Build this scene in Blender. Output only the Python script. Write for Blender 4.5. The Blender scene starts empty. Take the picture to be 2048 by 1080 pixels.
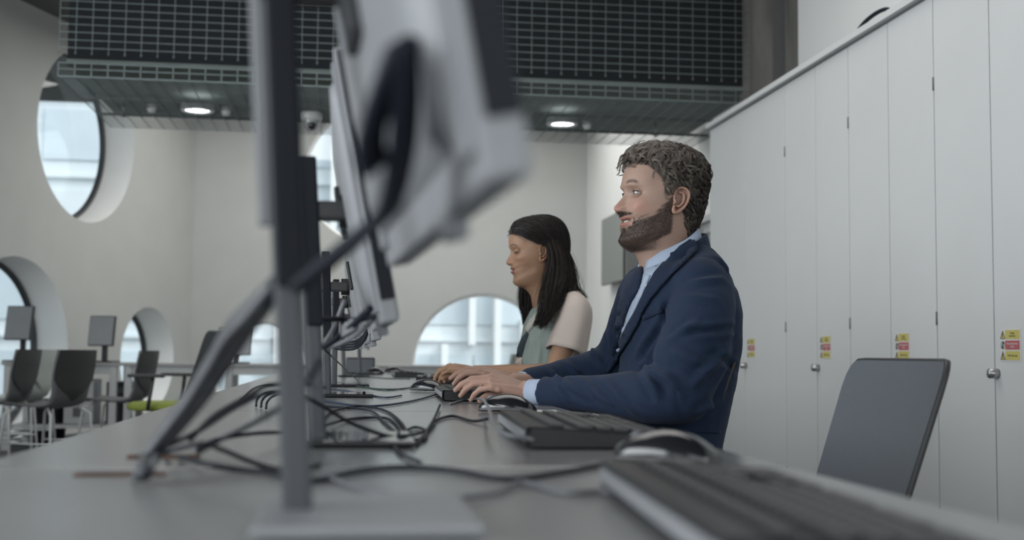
import bpy, bmesh, math, random
import numpy as np
from mathutils import Vector, Matrix, geometry
from mathutils.bvhtree import BVHTree
R = math.radians
SC = bpy.context.scene
COL = SC.collection

# ---------------------------------------------------------------- camera
CAMZ = 0.85
FPX = 2400.0
PSI, TH, RHO = 0.137264, 0.070024, 0.01
cf = Vector((math.sin(PSI)*math.cos(TH), math.cos(PSI)*math.cos(TH), math.sin(TH)))
r0 = Vector((math.cos(PSI), -math.sin(PSI), 0)); u0 = r0.cross(cf)
cr = r0*math.cos(RHO) + u0*math.sin(RHO); cu = cr.cross(cf)
CAM = Vector((0, 0, CAMZ))
cd = bpy.data.cameras.new('camera'); cam = bpy.data.objects.new('camera', cd); COL.objects.link(cam)
m3 = Matrix((cr, cu, -cf)).transposed()
cam.matrix_world = Matrix.Translation(CAM) @ m3.to_4x4()
cd.sensor_width = 36; cd.lens = FPX/2048*36; cd.clip_start = 0.02; cd.clip_end = 200
cd.dof.use_dof = True; cd.dof.focus_distance = 3.05; cd.dof.aperture_fstop = 3.6
cd.dof.aperture_blades = 0
SC.camera = cam
SC.view_settings.view_transform = 'Standard'
try: SC.view_settings.look = 'None'
except Exception: pass
SC.view_settings.gamma = 1.0; SC.view_settings.exposure = 0.48
SC.view_settings.use_curve_mapping = False

# ---------------------------------------------------------------- world: even overcast sky
w = bpy.data.worlds.new('overcast'); SC.world = w; w.use_nodes = True
nt = w.node_tree; bg = nt.nodes['Background']
tc = nt.nodes.new('ShaderNodeTexCoord'); sx = nt.nodes.new('ShaderNodeSeparateXYZ')
rp = nt.nodes.new('ShaderNodeValToRGB')
nt.links.new(tc.outputs['Generated'], sx.inputs[0]); nt.links.new(sx.outputs['Z'], rp.inputs[0])
rp.color_ramp.elements[0].position = 0.0; rp.color_ramp.elements[0].color = (0.62, 0.66, 0.68, 1)
rp.color_ramp.elements[1].position = 0.9; rp.color_ramp.elements[1].color = (0.80, 0.86, 0.92, 1)
nt.links.new(rp.outputs[0], bg.inputs[0]); bg.inputs[1].default_value = 1.45

def area(name, loc, direction, sx_, sy_, power, color=(1, 1, 1)):
    l = bpy.data.lights.new(name, 'AREA'); l.shape = 'RECTANGLE'; l.size = sx_; l.size_y = sy_
    l.energy = power; l.color = color
    o = bpy.data.objects.new(name, l); COL.objects.link(o); o.location = loc
    o.rotation_euler = Vector(direction).to_track_quat('-Z', 'Y').to_euler()
    return o
sl_ = bpy.data.lights.new('veiled_sun', 'SUN'); sl_.energy = 1.2; sl_.angle = R(35)
so = bpy.data.objects.new('veiled_sun', sl_); COL.objects.link(so); so.rotation_euler = Vector((-.55, .75, -.62)).to_track_quat('-Z', 'Y').to_euler(); so.location = (3, -4, 9)
# added fill lamps, out of view: left, behind the camera and overhead
area('window_daylight', (-5.2, 1.0, 2.2), (1, 0.25, -0.12), 6.5, 2.6, 215, (0.93, 0.97, 1.0))
area('window_daylight', (-3.0, -3.2, 2.2), (0.45, 1, -0.08), 6.5, 2.6, 25, (0.95, 0.98, 1.0))
area('ceiling_luminaire', (0.2, 4.6, 3.85), (0, 0, -1), 3.5, 3.0, 48, (1.0, 0.98, 0.95))
area('ceiling_luminaire', (0.5, 11.8, 3.85), (0, 0, -1), 4.2, 3.2, 112, (1.0, 0.98, 0.95))

# ---------------------------------------------------------------- placement helpers (the desk line runs along +Y)
def ray(px, py):
    return cf + cr*((px-1024)/FPX) - cu*((py-540)/FPX)
def at(px, py, Y):
    d = ray(px, py); return CAM + d*(Y/d.y)
def atx(px, py, X):
    d = ray(px, py); return CAM + d*(X/d.x)
def atz(px, py, z):
    d = ray(px, py); return CAM + d*((z-CAMZ)/d.z)
def proj(p):
    v = Vector(p)-CAM; z = v.dot(cf)
    return (1024+FPX*v.dot(cr)/z, 540-FPX*v.dot(cu)/z)

# ---------------------------------------------------------------- materials
def mat(name, col, rough=0.5, metal=0.0, noise=0.0, nscale=20.0, bump=0.0, bscale=200.0, spec=0.5,
        sheen=0.0, emit=None, sss=0.0, coat=0.0, col2=None, stretch=None, vcol=False):
    m = bpy.data.materials.new(name); m.use_nodes = True
    t = m.node_tree; b = t.nodes['Principled BSDF']; L = t.links.new
    b.inputs['Base Color'].default_value = (*col, 1)
    b.inputs['Roughness'].default_value = rough; b.inputs['Metallic'].default_value = metal
    b.inputs['Specular IOR Level'].default_value = spec
    if sheen: b.inputs['Sheen Weight'].default_value = sheen
    if coat: b.inputs['Coat Weight'].default_value = coat
    if sss:
        b.inputs['Subsurface Weight'].default_value = sss
        b.inputs['Subsurface Radius'].default_value = (0.010, 0.004, 0.002)
        b.inputs['Subsurface Scale'].default_value = 1.0
    if emit: b.inputs['Emission Color'].default_value = (*emit[0], 1); b.inputs['Emission Strength'].default_value = emit[1]
    co = t.nodes.new('ShaderNodeTexCoord'); src = co.outputs['Object']
    if stretch:
        mp = t.nodes.new('ShaderNodeMapping'); mp.inputs['Scale'].default_value = stretch
        L(src, mp.inputs[0]); src = mp.outputs[0]
    base = None
    if vcol:
        va = t.nodes.new('ShaderNodeVertexColor'); va.layer_name = 'col'; base = va.outputs[0]
        L(base, b.inputs['Base Color'])
    if noise or col2:
        n = t.nodes.new('ShaderNodeTexNoise'); n.inputs['Scale'].default_value = nscale; n.inputs['Detail'].default_value = 5
        L(src, n.inputs[0])
        mx = t.nodes.new('ShaderNodeMix'); mx.data_type = 'RGBA'; mx.blend_type = 'MULTIPLY' if not col2 else 'MIX'
        r = t.nodes.new('ShaderNodeValToRGB'); L(n.outputs[0], r.inputs[0])
        r.color_ramp.elements[0].position = .35; r.color_ramp.elements[1].position = .65
        if col2:
            L(r.outputs[0], mx.inputs[0]); mx.inputs[6].default_value = (*col, 1); mx.inputs[7].default_value = (*col2, 1)
        else:
            mx.inputs[0].default_value = 1.0
            k = 1-noise; r.color_ramp.elements[0].color = (k, k, k, 1); r.color_ramp.elements[1].color = (1, 1, 1, 1)
            if base: L(base, mx.inputs[6])
            else: mx.inputs[6].default_value = (*col, 1)
            L(r.outputs[0], mx.inputs[7])
        L(mx.outputs[2], b.inputs['Base Color'])
    if bump:
        n2 = t.nodes.new('ShaderNodeTexNoise'); n2.inputs['Scale'].default_value = bscale; n2.inputs['Detail'].default_value = 4
        L(src, n2.inputs[0])
        bp = t.nodes.new('ShaderNodeBump'); bp.inputs['Strength'].default_value = bump; bp.inputs['Distance'].default_value = 0.002
        L(n2.outputs[0], bp.inputs['Height']); L(bp.outputs[0], b.inputs['Normal'])
    return m
M = {}
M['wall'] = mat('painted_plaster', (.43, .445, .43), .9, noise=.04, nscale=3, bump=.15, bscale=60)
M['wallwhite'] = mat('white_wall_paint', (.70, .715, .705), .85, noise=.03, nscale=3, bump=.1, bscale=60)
M['reveal'] = mat('white_reveal', (.92, .93, .92), .75, noise=.03, nscale=4)
M['ceil'] = mat('dark_ceiling', (.09, .09, .09), .9, noise=.1)
M['floor'] = mat('grey_carpet', (.13, .135, .14), .95, noise=.25, nscale=120, bump=.4, bscale=400)
M['cab'] = mat('white_laminate', (.56, .575, .58), .5, noise=.03, nscale=2, bump=.03, bscale=300)
M['cabdark'] = mat('cabinet_gap', (.12, .12, .12), .8, noise=.1)
M['concrete'] = mat('concrete', (.19, .185, .17), .9, col2=(.12, .115, .105), nscale=3, bump=.5, bscale=30, stretch=(2.5, 2.5, .6))
M['rim'] = mat('window_gasket', (.06, .065, .07), .5, noise=.1)
M['wire'] = mat('galvanised_wire', (.20, .24, .24), .5, metal=.5, noise=.15, nscale=15)
M['backing'] = mat('black_backing', (.010, .013, .016), .9, noise=.2, nscale=5)
M['soffit'] = mat('dark_soffit', (.15, .18, .17), .8, noise=.2, nscale=4)
M['white'] = mat('white_plastic', (.62, .63, .62), .35, noise=.03)
M['whitemetal'] = mat('white_powder_coat', (.42, .43, .43), .4, noise=.04)
M['steel'] = mat('brushed_steel', (.42, .42, .42), .35, metal=.9, noise=.1, stretch=(1, 1, 20))
M['alu'] = mat('anodised_aluminium', (.075, .08, .088), .45, metal=.4, noise=.08, stretch=(30, 30, 1))
M['black'] = mat('black_plastic', (.012, .013, .016), .42, noise=.2, bump=.1, bscale=500)
M['blackgloss'] = mat('glossy_black_plastic', (.010, .011, .014), .15, noise=.1, coat=.4)
M['post'] = mat('black_post_strip', (.006, .008, .013), .6, spec=.25, noise=.1)
M['cable'] = mat('cable_rubber', (.010, .013, .022), .55, noise=.2, spec=.25)
M['cableg'] = mat('dark_green_cable', (.012, .045, .030), .45, noise=.2)
M['cableb'] = mat('dark_blue_cable', (.015, .035, .075), .4, noise=.2)
M['cablegrey'] = mat('grey_cable', (.16, .165, .18), .45, noise=.2)
M['mongrey'] = mat('grey_monitor_back', (.24, .25, .265), .45, noise=.05, bump=.05, bscale=400)
M['screen'] = mat('switched_off_screen', (.27, .285, .30), .4, noise=.04)
M['tvback'] = mat('grey_screen', (.20, .215, .205), .45, noise=.04)
M['desk'] = mat('grey_desk_laminate', (.20, .204, .208), .20, noise=.05, nscale=6, bump=.04, bscale=200, spec=.55)
M['desklight'] = mat('pale_grey_desk_laminate', (.26, .265, .27), .30, noise=.05, nscale=6, bump=.04, bscale=200)
M['deskedge'] = mat('grey_desk_edge', (.30, .30, .30), .5, noise=.1)
M['chairfab'] = mat('charcoal_mesh_fabric', (.125, .140, .160), .75, noise=.25, nscale=900, bump=.3, bscale=900)
M['chairshell'] = mat('dark_grey_shell', (.035, .036, .038), .5, noise=.1)
M['chairgrey'] = mat('grey_shell', (.10, .102, .105), .5, noise=.08)
M['chairpale'] = mat('pale_grey_green_shell', (.38, .42, .40), .5, noise=.06)
M['green'] = mat('lime_green_fabric', (.22, .27, .05), .85, noise=.2, nscale=200)
M['glass'] = mat('window_glass', (.9, .95, .95), .02)
g = M['glass'].node_tree; gb = g.nodes['Principled BSDF']
mixs = g.nodes.new('ShaderNodeMixShader'); tr = g.nodes.new('ShaderNodeBsdfTransparent'); gl = g.nodes.new('ShaderNodeBsdfGlossy')
tr.inputs[0].default_value = (.93, .96, .96, 1); gl.inputs[1].default_value = .03; mixs.inputs[0].default_value = .07
g.links.new(tr.outputs[0], mixs.inputs[1]); g.links.new(gl.outputs[0], mixs.inputs[2])
g.links.new(mixs.outputs[0], g.nodes['Material Output'].inputs[0]); g.nodes.remove(gb)
M['lamp'] = mat('lit_lens', (1, 1, 1), .4, emit=((.95, .98, 1), 3.2), noise=.01)

# ---------------------------------------------------------------- mesh builder
def catmull(pts, n=6):
    P = [Vector(p) for p in pts]
    if len(P) < 3: return P
    Q = [P[0]*2-P[1]] + P + [P[-1]*2-P[-2]]; out = []
    for i in range(1, len(Q)-2):
        for k in range(n):
            t = k/n; a, b, c, d = Q[i-1], Q[i], Q[i+1], Q[i+2]
            out.append(.5*((2*b)+(c-a)*t+(2*a-5*b+4*c-d)*t*t+(3*b-a-3*c+d)*t**3))
    out.append(P[-1]); return out
class MB:
    def __init__(s): s.v = []; s.f = []; s.smooth = []
    def add(s, v, f, smooth=False):
        o = len(s.v); s.v += [tuple(p) for p in v]; s.f += [tuple(i+o for i in q) for q in f]; s.smooth += [smooth]*len(f); return s
    def box(s, c, d, rot=None, bev=0.0):
        c = Vector(c); hx, hy, hz = d[0]/2, d[1]/2, d[2]/2
        if bev > 0:
            b = min(bev, hx*.9, hy*.9, hz*.9); bm = bmesh.new(); bmesh.ops.create_cube(bm, size=1)
            for v in bm.verts: v.co = Vector((v.co.x*d[0], v.co.y*d[1], v.co.z*d[2]))
            bmesh.ops.bevel(bm, geom=bm.edges[:], offset=b, segments=2, affect='EDGES', profile=.6)
            bm.verts.index_update(); vs = [v.co.copy() for v in bm.verts]; fs = [[v.index for v in f.verts] for f in bm.faces]; bm.free()
        else:
            vs = [Vector((x*hx, y*hy, z*hz)) for x in (-1, 1) for y in (-1, 1) for z in (-1, 1)]
            fs = [(0, 1, 3, 2), (4, 6, 7, 5), (0, 4, 5, 1), (2, 3, 7, 6), (0, 2, 6, 4), (1, 5, 7, 3)]
        if rot is not None: vs = [rot @ v for v in vs]
        return s.add([v+c for v in vs], fs)
    def bar(s, a, b, w_, h_=None, bev=0):
        a = Vector(a); b = Vector(b); d = b-a; q = d.to_track_quat('Z', 'X').to_matrix()
        return s.box((a+b)/2, (w_, h_ or w_, d.length), q, bev)
    def tube(s, pts, r, n=8, smooth=0, caps=True):
        P = [Vector(p) for p in pts]
        if smooth:
            if isinstance(r, (list, tuple)):
                rr = []; m_ = len(r)
                for i in range(m_-1): rr += [r[i]+(r[i+1]-r[i])*k/smooth for k in range(smooth)]
                r = rr+[r[-1]]
            P = catmull(P, smooth)
        rs = r if isinstance(r, (list, tuple)) else [r]*len(P)
        vs = []; fs = []; t0 = (P[1]-P[0]).normalized(); x = t0.orthogonal().normalized()
        for i, p in enumerate(P):
            t = (P[min(i+1, len(P)-1)]-P[max(i-1, 0)]).normalized()
            x = (x-t*x.dot(t)); x = x.normalized() if x.length > 1e-6 else t.orthogonal().normalized(); y = t.cross(x)
            for k in range(n):
                a = 2*math.pi*k/n; vs.append(p+(x*math.cos(a)+y*math.sin(a))*rs[i])
        for i in range(len(P)-1):
            for k in range(n):
                k2 = (k+1) % n; fs.append((i*n+k, i*n+k2, (i+1)*n+k2, (i+1)*n+k))
        if caps: fs.append(tuple(range(n-1, -1, -1))); fs.append(tuple((len(P)-1)*n+k for k in range(n)))
        return s.add(vs, fs, True)
    def cyl(s, a, b, r, r2=None, n=24): return s.tube([a, b], [r, r if r2 is None else r2], n)
    def lathe(s, prof, c=(0, 0, 0), n=24, q=None):
        c = Vector(c); vs = []; fs = []
        for (r, z) in prof:
            for k in range(n):
                a = 2*math.pi*k/n; v = Vector((r*math.cos(a), r*math.sin(a), z)); vs.append(c+(q @ v if q is not None else v))
        for i in range(len(prof)-1):
            for k in range(n):
                k2 = (k+1) % n; fs.append((i*n+k, i*n+k2, (i+1)*n+k2, (i+1)*n+k))
        return s.add(vs, fs, True)
    def ell(s, c, r, n=20, m=12, q=None):
        c = Vector(c); vs = []; fs = []
        for i in range(m+1):
            ph = math.pi*i/m
            for k in range(n):
                a = 2*math.pi*k/n; v = Vector((r[0]*math.sin(ph)*math.cos(a), r[1]*math.sin(ph)*math.sin(a), r[2]*math.cos(ph)))
                vs.append(c+(q @ v if q is not None else v))
        for i in range(m):
            for k in range(n):
                k2 = (k+1) % n; fs.append((i*n+k, (i+1)*n+k, (i+1)*n+k2, i*n+k2))
        return s.add(vs, fs, True)
    def grid(s, rows, closed=False, smooth=True, flip=False):
        nr = len(rows); nc = len(rows[0]); vs = [p for r_ in rows for p in r_]; fs = []
        for i in range(nr-1):
            for k in range(nc if closed else nc-1):
                k2 = (k+1) % nc; q = (i*nc+k, i*nc+k2, (i+1)*nc+k2, (i+1)*nc+k); fs.append(q[::-1] if flip else q)
        return s.add(vs, fs, smooth)
    def build(s, name, m, parent=None, kind=None, local=False, mods=None):
        me = bpy.data.meshes.new(name); vs = [Vector(v) for v in s.v]
        if parent is not None and not local:
            W = world_of(parent).inverted(); vs = [W @ v for v in vs]
        loc = Vector((0, 0, 0))
        if parent is None and not local:
            xs = [v.x for v in vs]; ys = [v.y for v in vs]; zs = [v.z for v in vs]
            loc = Vector(((min(xs)+max(xs))/2, (min(ys)+max(ys))/2, min(zs))); vs = [v-loc for v in vs]
        me.from_pydata(vs, [], s.f); me.polygons.foreach_set('use_smooth', s.smooth); me.materials.append(m)
        bm = bmesh.new(); bm.from_mesh(me); bmesh.ops.remove_doubles(bm, verts=bm.verts, dist=1e-6)
        bmesh.ops.recalc_face_normals(bm, faces=bm.faces); bm.to_mesh(me); bm.free()
        o = bpy.data.objects.new(name, me); COL.objects.link(o); o.location = loc
        if parent is not None: o.parent = parent
        if kind: o['kind'] = kind
        return o
def world_of(o):
    mw = Matrix.LocRotScale(o.location, o.rotation_euler, o.scale)
    return (world_of(o.parent) @ mw) if o.parent else mw
def tag(o, label, cat, group=None, kind=None):
    if label: o['label'] = label
    if cat: o['category'] = cat
    if group: o['group'] = group
    if kind: o['kind'] = kind
    return o
def empty(name, loc, label, cat, group=None, rz=0.0, rot=None):
    o = bpy.data.objects.new(name, None); COL.objects.link(o); o.location = loc; o.empty_display_size = .1
    o.rotation_euler = rot or (0, 0, rz); return tag(o, label, cat, group)
def copy_tree(o, parent=None):
    c = o.copy(); COL.objects.link(c); c.parent = parent
    for ch in list(o.children): copy_tree(ch, c)
    return c
def place(proto, used, loc, rz, label, group=None, rot=None):
    o = proto if not used else copy_tree(proto)
    o.location = loc; o.rotation_euler = rot or (0, 0, rz); o['label'] = label
    if group: o['group'] = group
    return o
# ================================================================ THE SETTING
YB = 14.4; XR = 2.91; CL = Vector((-1.79, YB)); LA = R(20)
LU = Vector((-math.sin(LA), -math.cos(LA), 0)); LN = Vector((-math.cos(LA), math.sin(LA), 0))
HC = 4.0
def holed_wall(name, O, U, N, length, zmax, holes, thick, z0=0.0, rects=()):
    """wall in the plane through O along U, outward normal N, with round openings (u, z, r)"""
    outer = [Vector((0, z0, 0)), Vector((length, z0, 0)), Vector((length, zmax, 0)), Vector((0, zmax, 0))]
    loops = [outer]
    for (u, z, r) in holes:
        loops.append([Vector((u+r*math.cos(2*math.pi*k/72), z+r*math.sin(2*math.pi*k/72), 0)) for k in range(72)])
    for (a, b, c, d) in rects:
        loops.append([Vector((a, c, 0)), Vector((b, c, 0)), Vector((b, d, 0)), Vector((a, d, 0))])
    tris = geometry.tessellate_polygon(loops); flat = [p for l in loops for p in l]
    mb = MB()
    for t in (0, thick):
        mb.add([O+U*p.x+Vector((0, 0, p.y))+N*t for p in flat], tris)
    mb.add([O+U*p.x+Vector((0, 0, p.y))+N*t for t in (0, thick) for p in outer], [(i, (i+1) % 4, 4+(i+1) % 4, 4+i) for i in range(4)])
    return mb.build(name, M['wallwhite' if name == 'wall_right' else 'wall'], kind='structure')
def round_window(n, O, U, N, u, z, r, depth, rim='rim'):
    C = O+U*u+Vector((0, 0, z)); Z = Vector((0, 0, 1)); K = 72
    def ring(rr, t): return [C+N*t+(U*math.cos(2*math.pi*k/K)+Z*math.sin(2*math.pi*k/K))*rr for k in range(K)]
    root = MB(); root.grid([ring(r, 0), ring(r, depth)], closed=True)
    o = root.build('window_%d' % n, M['reveal'], kind='structure')
    f = MB(); f.grid([ring(r, depth-.03), ring(r-.035, depth-.03), ring(r-.035, depth+.02), ring(r, depth+.02)], closed=True, smooth=False)
    f.build('window_frame', M[rim], o)
    gmb = MB(); rg = ring(r-.03, depth-.005); rg2 = ring(r-.03, depth+.005)
    gmb.add(rg+rg2, [tuple(range(K)), tuple(range(2*K-1, K-1, -1))]); gmb.build('pane', M['glass'], o)
    return o
def on_plane(px, py, O, N):
    d = ray(px, py); t = (O-CAM).dot(N)/d.dot(N); return CAM+d*t
OL = Vector((CL.x, CL.y, 0)); OB = Vector((CL.x, YB, 0)); UX = Vector((1, 0, 0)); UY = Vector((0, 1, 0))
lw = []; bw = []
for (px, py, r) in ((178, 272, .86), (28, 700, .84), (296, 719, .57)):
    p = on_plane(px, py, OL, LN); lw.append(((p-OL).dot(LU), p.z, r))
for (px, py, r) in ((967, 729, .855), (750, 350, .84), (518, 737, .56)):
    p = at(px, py, YB); bw.append((p.x-OB.x, p.z, r))
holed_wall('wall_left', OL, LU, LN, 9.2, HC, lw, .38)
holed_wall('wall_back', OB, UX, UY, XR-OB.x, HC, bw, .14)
wn = 1
for (u, z, r) in lw: round_window(wn, OL, LU, LN, u, z, r, .36); wn += 1
for (u, z, r) in bw: round_window(wn, OB, UX, UY, u, z, r, .12, 'reveal'); wn += 1
# right wall with the door beyond the cabinets
XW = 2.78
dp = atx(1398, 445, XR)
DY0, DY1, DZ = 8.75, dp.y, dp.z
holed_wall('wall_right', Vector((XR, 8.1, 0)), UY, UX, YB-8.1, HC, [], .2, rects=[(DY0-8.1, DY1-8.1, 0.02, DZ)])
MB().box((XW+.15, 2.25, HC/2), (.3, 9.7, HC)).build('wall_right', M['wallwhite'], kind='structure')
d1 = MB().box((XR+.05, (DY0+DY1)/2, .01+DZ/2), (.05, DY1-DY0-.08, DZ-.02)).build('door_1', M['white'], kind='structure')
fr = MB()
for y in (DY0+.02, DY1-.02): fr.box((XR+.03, y, DZ/2+.02), (.14, .05, DZ))
fr.box((XR+.03, (DY0+DY1)/2, DZ), (.14, DY1-DY0+.02, .05)); fr.build('door_frame', M['whitemetal'], d1)
MB().box((XR+.015, DY1-.24, DZ-.62), (.03, .2, 1.0), bev=.004).build('pane', mat('green_tinted_glass', (.10, .16, .14), .1, noise=.05), d1)
fm = MB()
for y in (DY1-.355, DY1-.125): fm.box((XR+.015, y, DZ-.62), (.04, .03, 1.06))
for z in (DZ-1.14, DZ-.1): fm.box((XR+.015, DY1-.24, z), (.04, .2, .03))
fm.build('pane_frame', M['steel'], d1)
MB().box((0, 6, -.05), (14, 19.5, .1)).build('floor', M['floor'], kind='structure')
MB().box((0, 6, HC+.05), (14, 19.5, .1)).build('ceiling', M['ceil'], kind='structure')
for nm, a, b in (('baseboard_back', (CL.x, YB-.01, .05), (XR, YB-.01, .05)), ('baseboard_right', (XR-.01, 8.2, .05), (XR-.01, YB, .05)),
                 ('baseboard_left', OL+Vector((0, 0, .05)), OL+LU*9+Vector((0, 0, .05)))):
    MB().bar(a, b, .02, .1).build(nm, M['whitemetal'], kind='structure')

# concrete column where the cabinets end
ca, cb, cc_, cd_ = at(1508, 100, 7.9), at(1549, 100, 7.9), at(1566, 100, 7.9), at(1626, 100, 7.9)
col = MB(); col.box(((ca.x+cb.x)/2, 8.05, HC/2), (cb.x-ca.x, .3, HC)).box(((cc_.x+cd_.x)/2+.1, 7.6, HC/2), (cd_.x-cc_.x+.25, .4, HC), bev=.01)
col.build('column', M['concrete'], kind='structure')
MB().box(((cb.x+cc_.x)/2+.01, 7.95, HC/2), (cc_.x-cb.x+.05, .2, HC)).build('trim_1', M['cabdark'], kind='structure')  # dark strip put in to draw the dark gap between the column parts

# ---------------------------------------------------------------- mesh-clad bulkhead hung under the ceiling
BY0, BY1 = 8.0, 9.8
BX0 = at(116, 150, BY0).x; BX1 = XR-.03; BZ = at(690, 175, BY0).z
bk = empty('ceiling_bulkhead', ((BX0+BX1)/2, (BY0+BY1)/2, BZ), 'dark suspended bulkhead clad in galvanised wire mesh under the ceiling', 'bulkhead')
MB().box(((BX0+BX1)/2, BY0+.16, (BZ+.13+HC)/2), (BX1-BX0-.04, .03, HC-BZ-.13)).build('backing_panel', M['backing'], bk)
MB().box(((BX0+BX1)/2, (BY0+BY1)/2+.05, BZ+.13), (BX1-BX0-.04, BY1-BY0-.14, .03)).build('soffit_panel', M['soffit'], bk)
SP = (BX1-BX0)/46
def wires(name, x0, x1, w_=.0032):
    pass
fz0 = BZ+.155
vw = MB(); n = 46
for i in range(n+1):
    x = BX0+SP*i; vw.box((x, BY0, (fz0+HC)/2), (.0036, .0036, HC-fz0)); vw.ell((x, BY0-.002, fz0), (.0065, .0065, .009), 6, 4)
z = fz0+.035
while z < HC-.02: vw.box(((BX0+BX1)/2, BY0-.005, z), (BX1-BX0, .0032, .0042)); z += .0515
vw.build('face_wire_mesh', M['wire'], bk, kind='stuff')
sw = MB(); rows = 30
for i in range(n+1):
    x = BX0+SP*i
    sw.box((x, (BY0+BY1)/2, BZ), (.005, BY1-BY0, .005)); sw.box((x, BY0, BZ+.045), (.006, .006, .09))
for z in (BZ, BZ+.05, BZ+.09): sw.box(((BX0+BX1)/2, BY0, z), (BX1-BX0, .006, .006))
for k in range(rows+1): sw.box(((BX0+BX1)/2, BY0+(BY1-BY0)*k/rows, BZ+.004), (BX1-BX0, .0036, .0036))
sw.build('soffit_wire_mesh', M['wire'], bk, kind='stuff')
rb = MB()
for t in (.42, .74): rb.box(((BX0+BX1)/2, BY0+(BY1-BY0)*t, BZ+.02), (BX1-BX0, .02, .02))
rb.build('carrier_rail', M['cabdark'], bk)
for nm, px, py, lab in (('left', 395, 223, 'bright round downlight in the mesh soffit above the left windows'), ('right', 1124, 250, 'bright round downlight in the mesh soffit above the seated woman')):
    p = atz(px, py, BZ-.005); e = empty('downlight', p, lab, 'light', 'downlights in the mesh soffit')
    MB().lathe([(.098, .05), (.118, .05), (.122, .01), (.118, 0), (.096, 0), (.090, .02)], p, 32).build('trim_ring', M['white'], e)
    MB().lathe([(0, .006), (.05, .005), (.092, .010), (.092, .02), (0, .02)], p, 32).build('lens', M['lamp'], e)
    l = bpy.data.lights.new('downlight_glow', 'SPOT'); l.energy = 28; l.spot_size = R(110); l.spot_blend = .6; l.shadow_soft_size = .09
    lo = bpy.data.objects.new('downlight_glow', l); COL.objects.link(lo); lo.location = (0, 0, -.03); lo.parent = e
for px, py, lab in ((452, 226, 'small white detector beside the left downlight'), (1174, 253, 'small white detector beside the right downlight'), (303, 220, 'small white detector left of the left downlight')):
    p = atz(px, py, BZ-.01); e = empty('smoke_detector', p, lab, 'detector')
    MB().lathe([(.033, .04), (.036, .01), (.030, 0)], p, 20).build('base', M['white'], e)
    MB().lathe([(.030, 0), (.024, -.018), (.0, -.022)], p, 20).build('cap', M['white'], e)
for px, py, lab in ((247, 223, 'small metal hook under the left end of the soffit'), (1310, 262, 'small metal hook under the soffit above the man')):
    p = atz(px, py, BZ); e = empty('sprinkler', p, lab, 'sprinkler')
    MB().cyl(p+Vector((0, 0, .06)), p-Vector((0, 0, .01)), .012, n=12).build('pipe', M['steel'], e)
    MB().lathe([(.0, -.045), (.02, -.042), (.02, -.038), (.008, -.03), (.008, 0)], p, 14).build('head', M['steel'], e)
# dome camera
p = atz(622, 228, BZ-.005); e = empty('dome_camera', p, 'white dome security camera hanging under the mesh soffit', 'camera')
MB().lathe([(.0, .01), (.080, .01), (.085, 0), (.083, -.035), (.074, -.055), (.068, -.055)], p, 32).build('housing', M['white'], e)
MB().lathe([(.068, -.052), (.066, -.075), (.052, -.105), (.03, -.125), (0, -.132)], p, 32).build('dome', mat('smoked_dome', (.30, .31, .31), .1, noise=.03, coat=.5), e)
MB().ell(p+Vector((.01, -.035, -.09)), (.032, .034, .034), 18, 12).build('lens', M['blackgloss'], e)

# ---------------------------------------------------------------- white cabinets along the right wall
CX = 2.2
def ycab(px): return atx(px, 705, CX).y
edges = [ycab(v) for v in (1421, 1573, 1702, 1876)]; mids = [ycab(v) for v in (1491, 1635, 1783, 1990)]
edges.append(2*mids[3]-edges[3]); w4 = edges[3]-edges[4]
for k in range(3): edges.append(edges[-1]-w4); mids.append(edges[-1]+w4/2)
CT = atx(1421, 252, CX).z-.02
ydesc = ['farthest white storage cabinet at the end of the row, partly behind the man', 'white storage cabinet right behind the seated man, second from the far end',
         'white storage cabinet behind the empty dark chair back', 'white storage cabinet at the right edge, with the largest visible key lock',
         'white storage cabinet out beyond the right edge of the row in view', 'white storage cabinet nearest the camera side, second from the row end', 'last white storage cabinet of the row on the camera side']
M['yellow'] = mat('yellow_print', (.50, .44, .13), .5, noise=.03); M['red'] = mat('red_print', (.40, .11, .12), .5, noise=.03)
M['ink'] = mat('dark_print', (.04, .04, .04), .6, noise=.1); M['paper'] = mat('white_sticker', (.60, .60, .58), .5, noise=.02)
def text(body, size, origin, U, V, N, m, parent, name='lettering', align='CENTER'):
    c = bpy.data.curves.new(name, 'FONT'); c.body = body; c.size = size; c.align_x = align; c.align_y = 'CENTER'; c.extrude = .0002
    o = bpy.data.objects.new('tmp', c); COL.objects.link(o)
    dg = bpy.context.evaluated_depsgraph_get(); me = bpy.data.meshes.new_from_object(o.evaluated_get(dg)); bpy.data.objects.remove(o)
    W = world_of(parent).inverted()
    for v in me.vertices: v.co = W @ (Vector(origin)+Vector(U)*v.co.x+Vector(V)*v.co.y+Vector(N)*v.co.z)
    me.materials.clear(); me.materials.append(m); t = bpy.data.objects.new(name, me); COL.objects.link(t); t.parent = parent; return t
lockz = [atx(px, py, CX).z for px, py in ((1491, 731), (1637, 735), (1783, 738), (2003, 750))]
LZ = sum(lockz)/4
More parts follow.
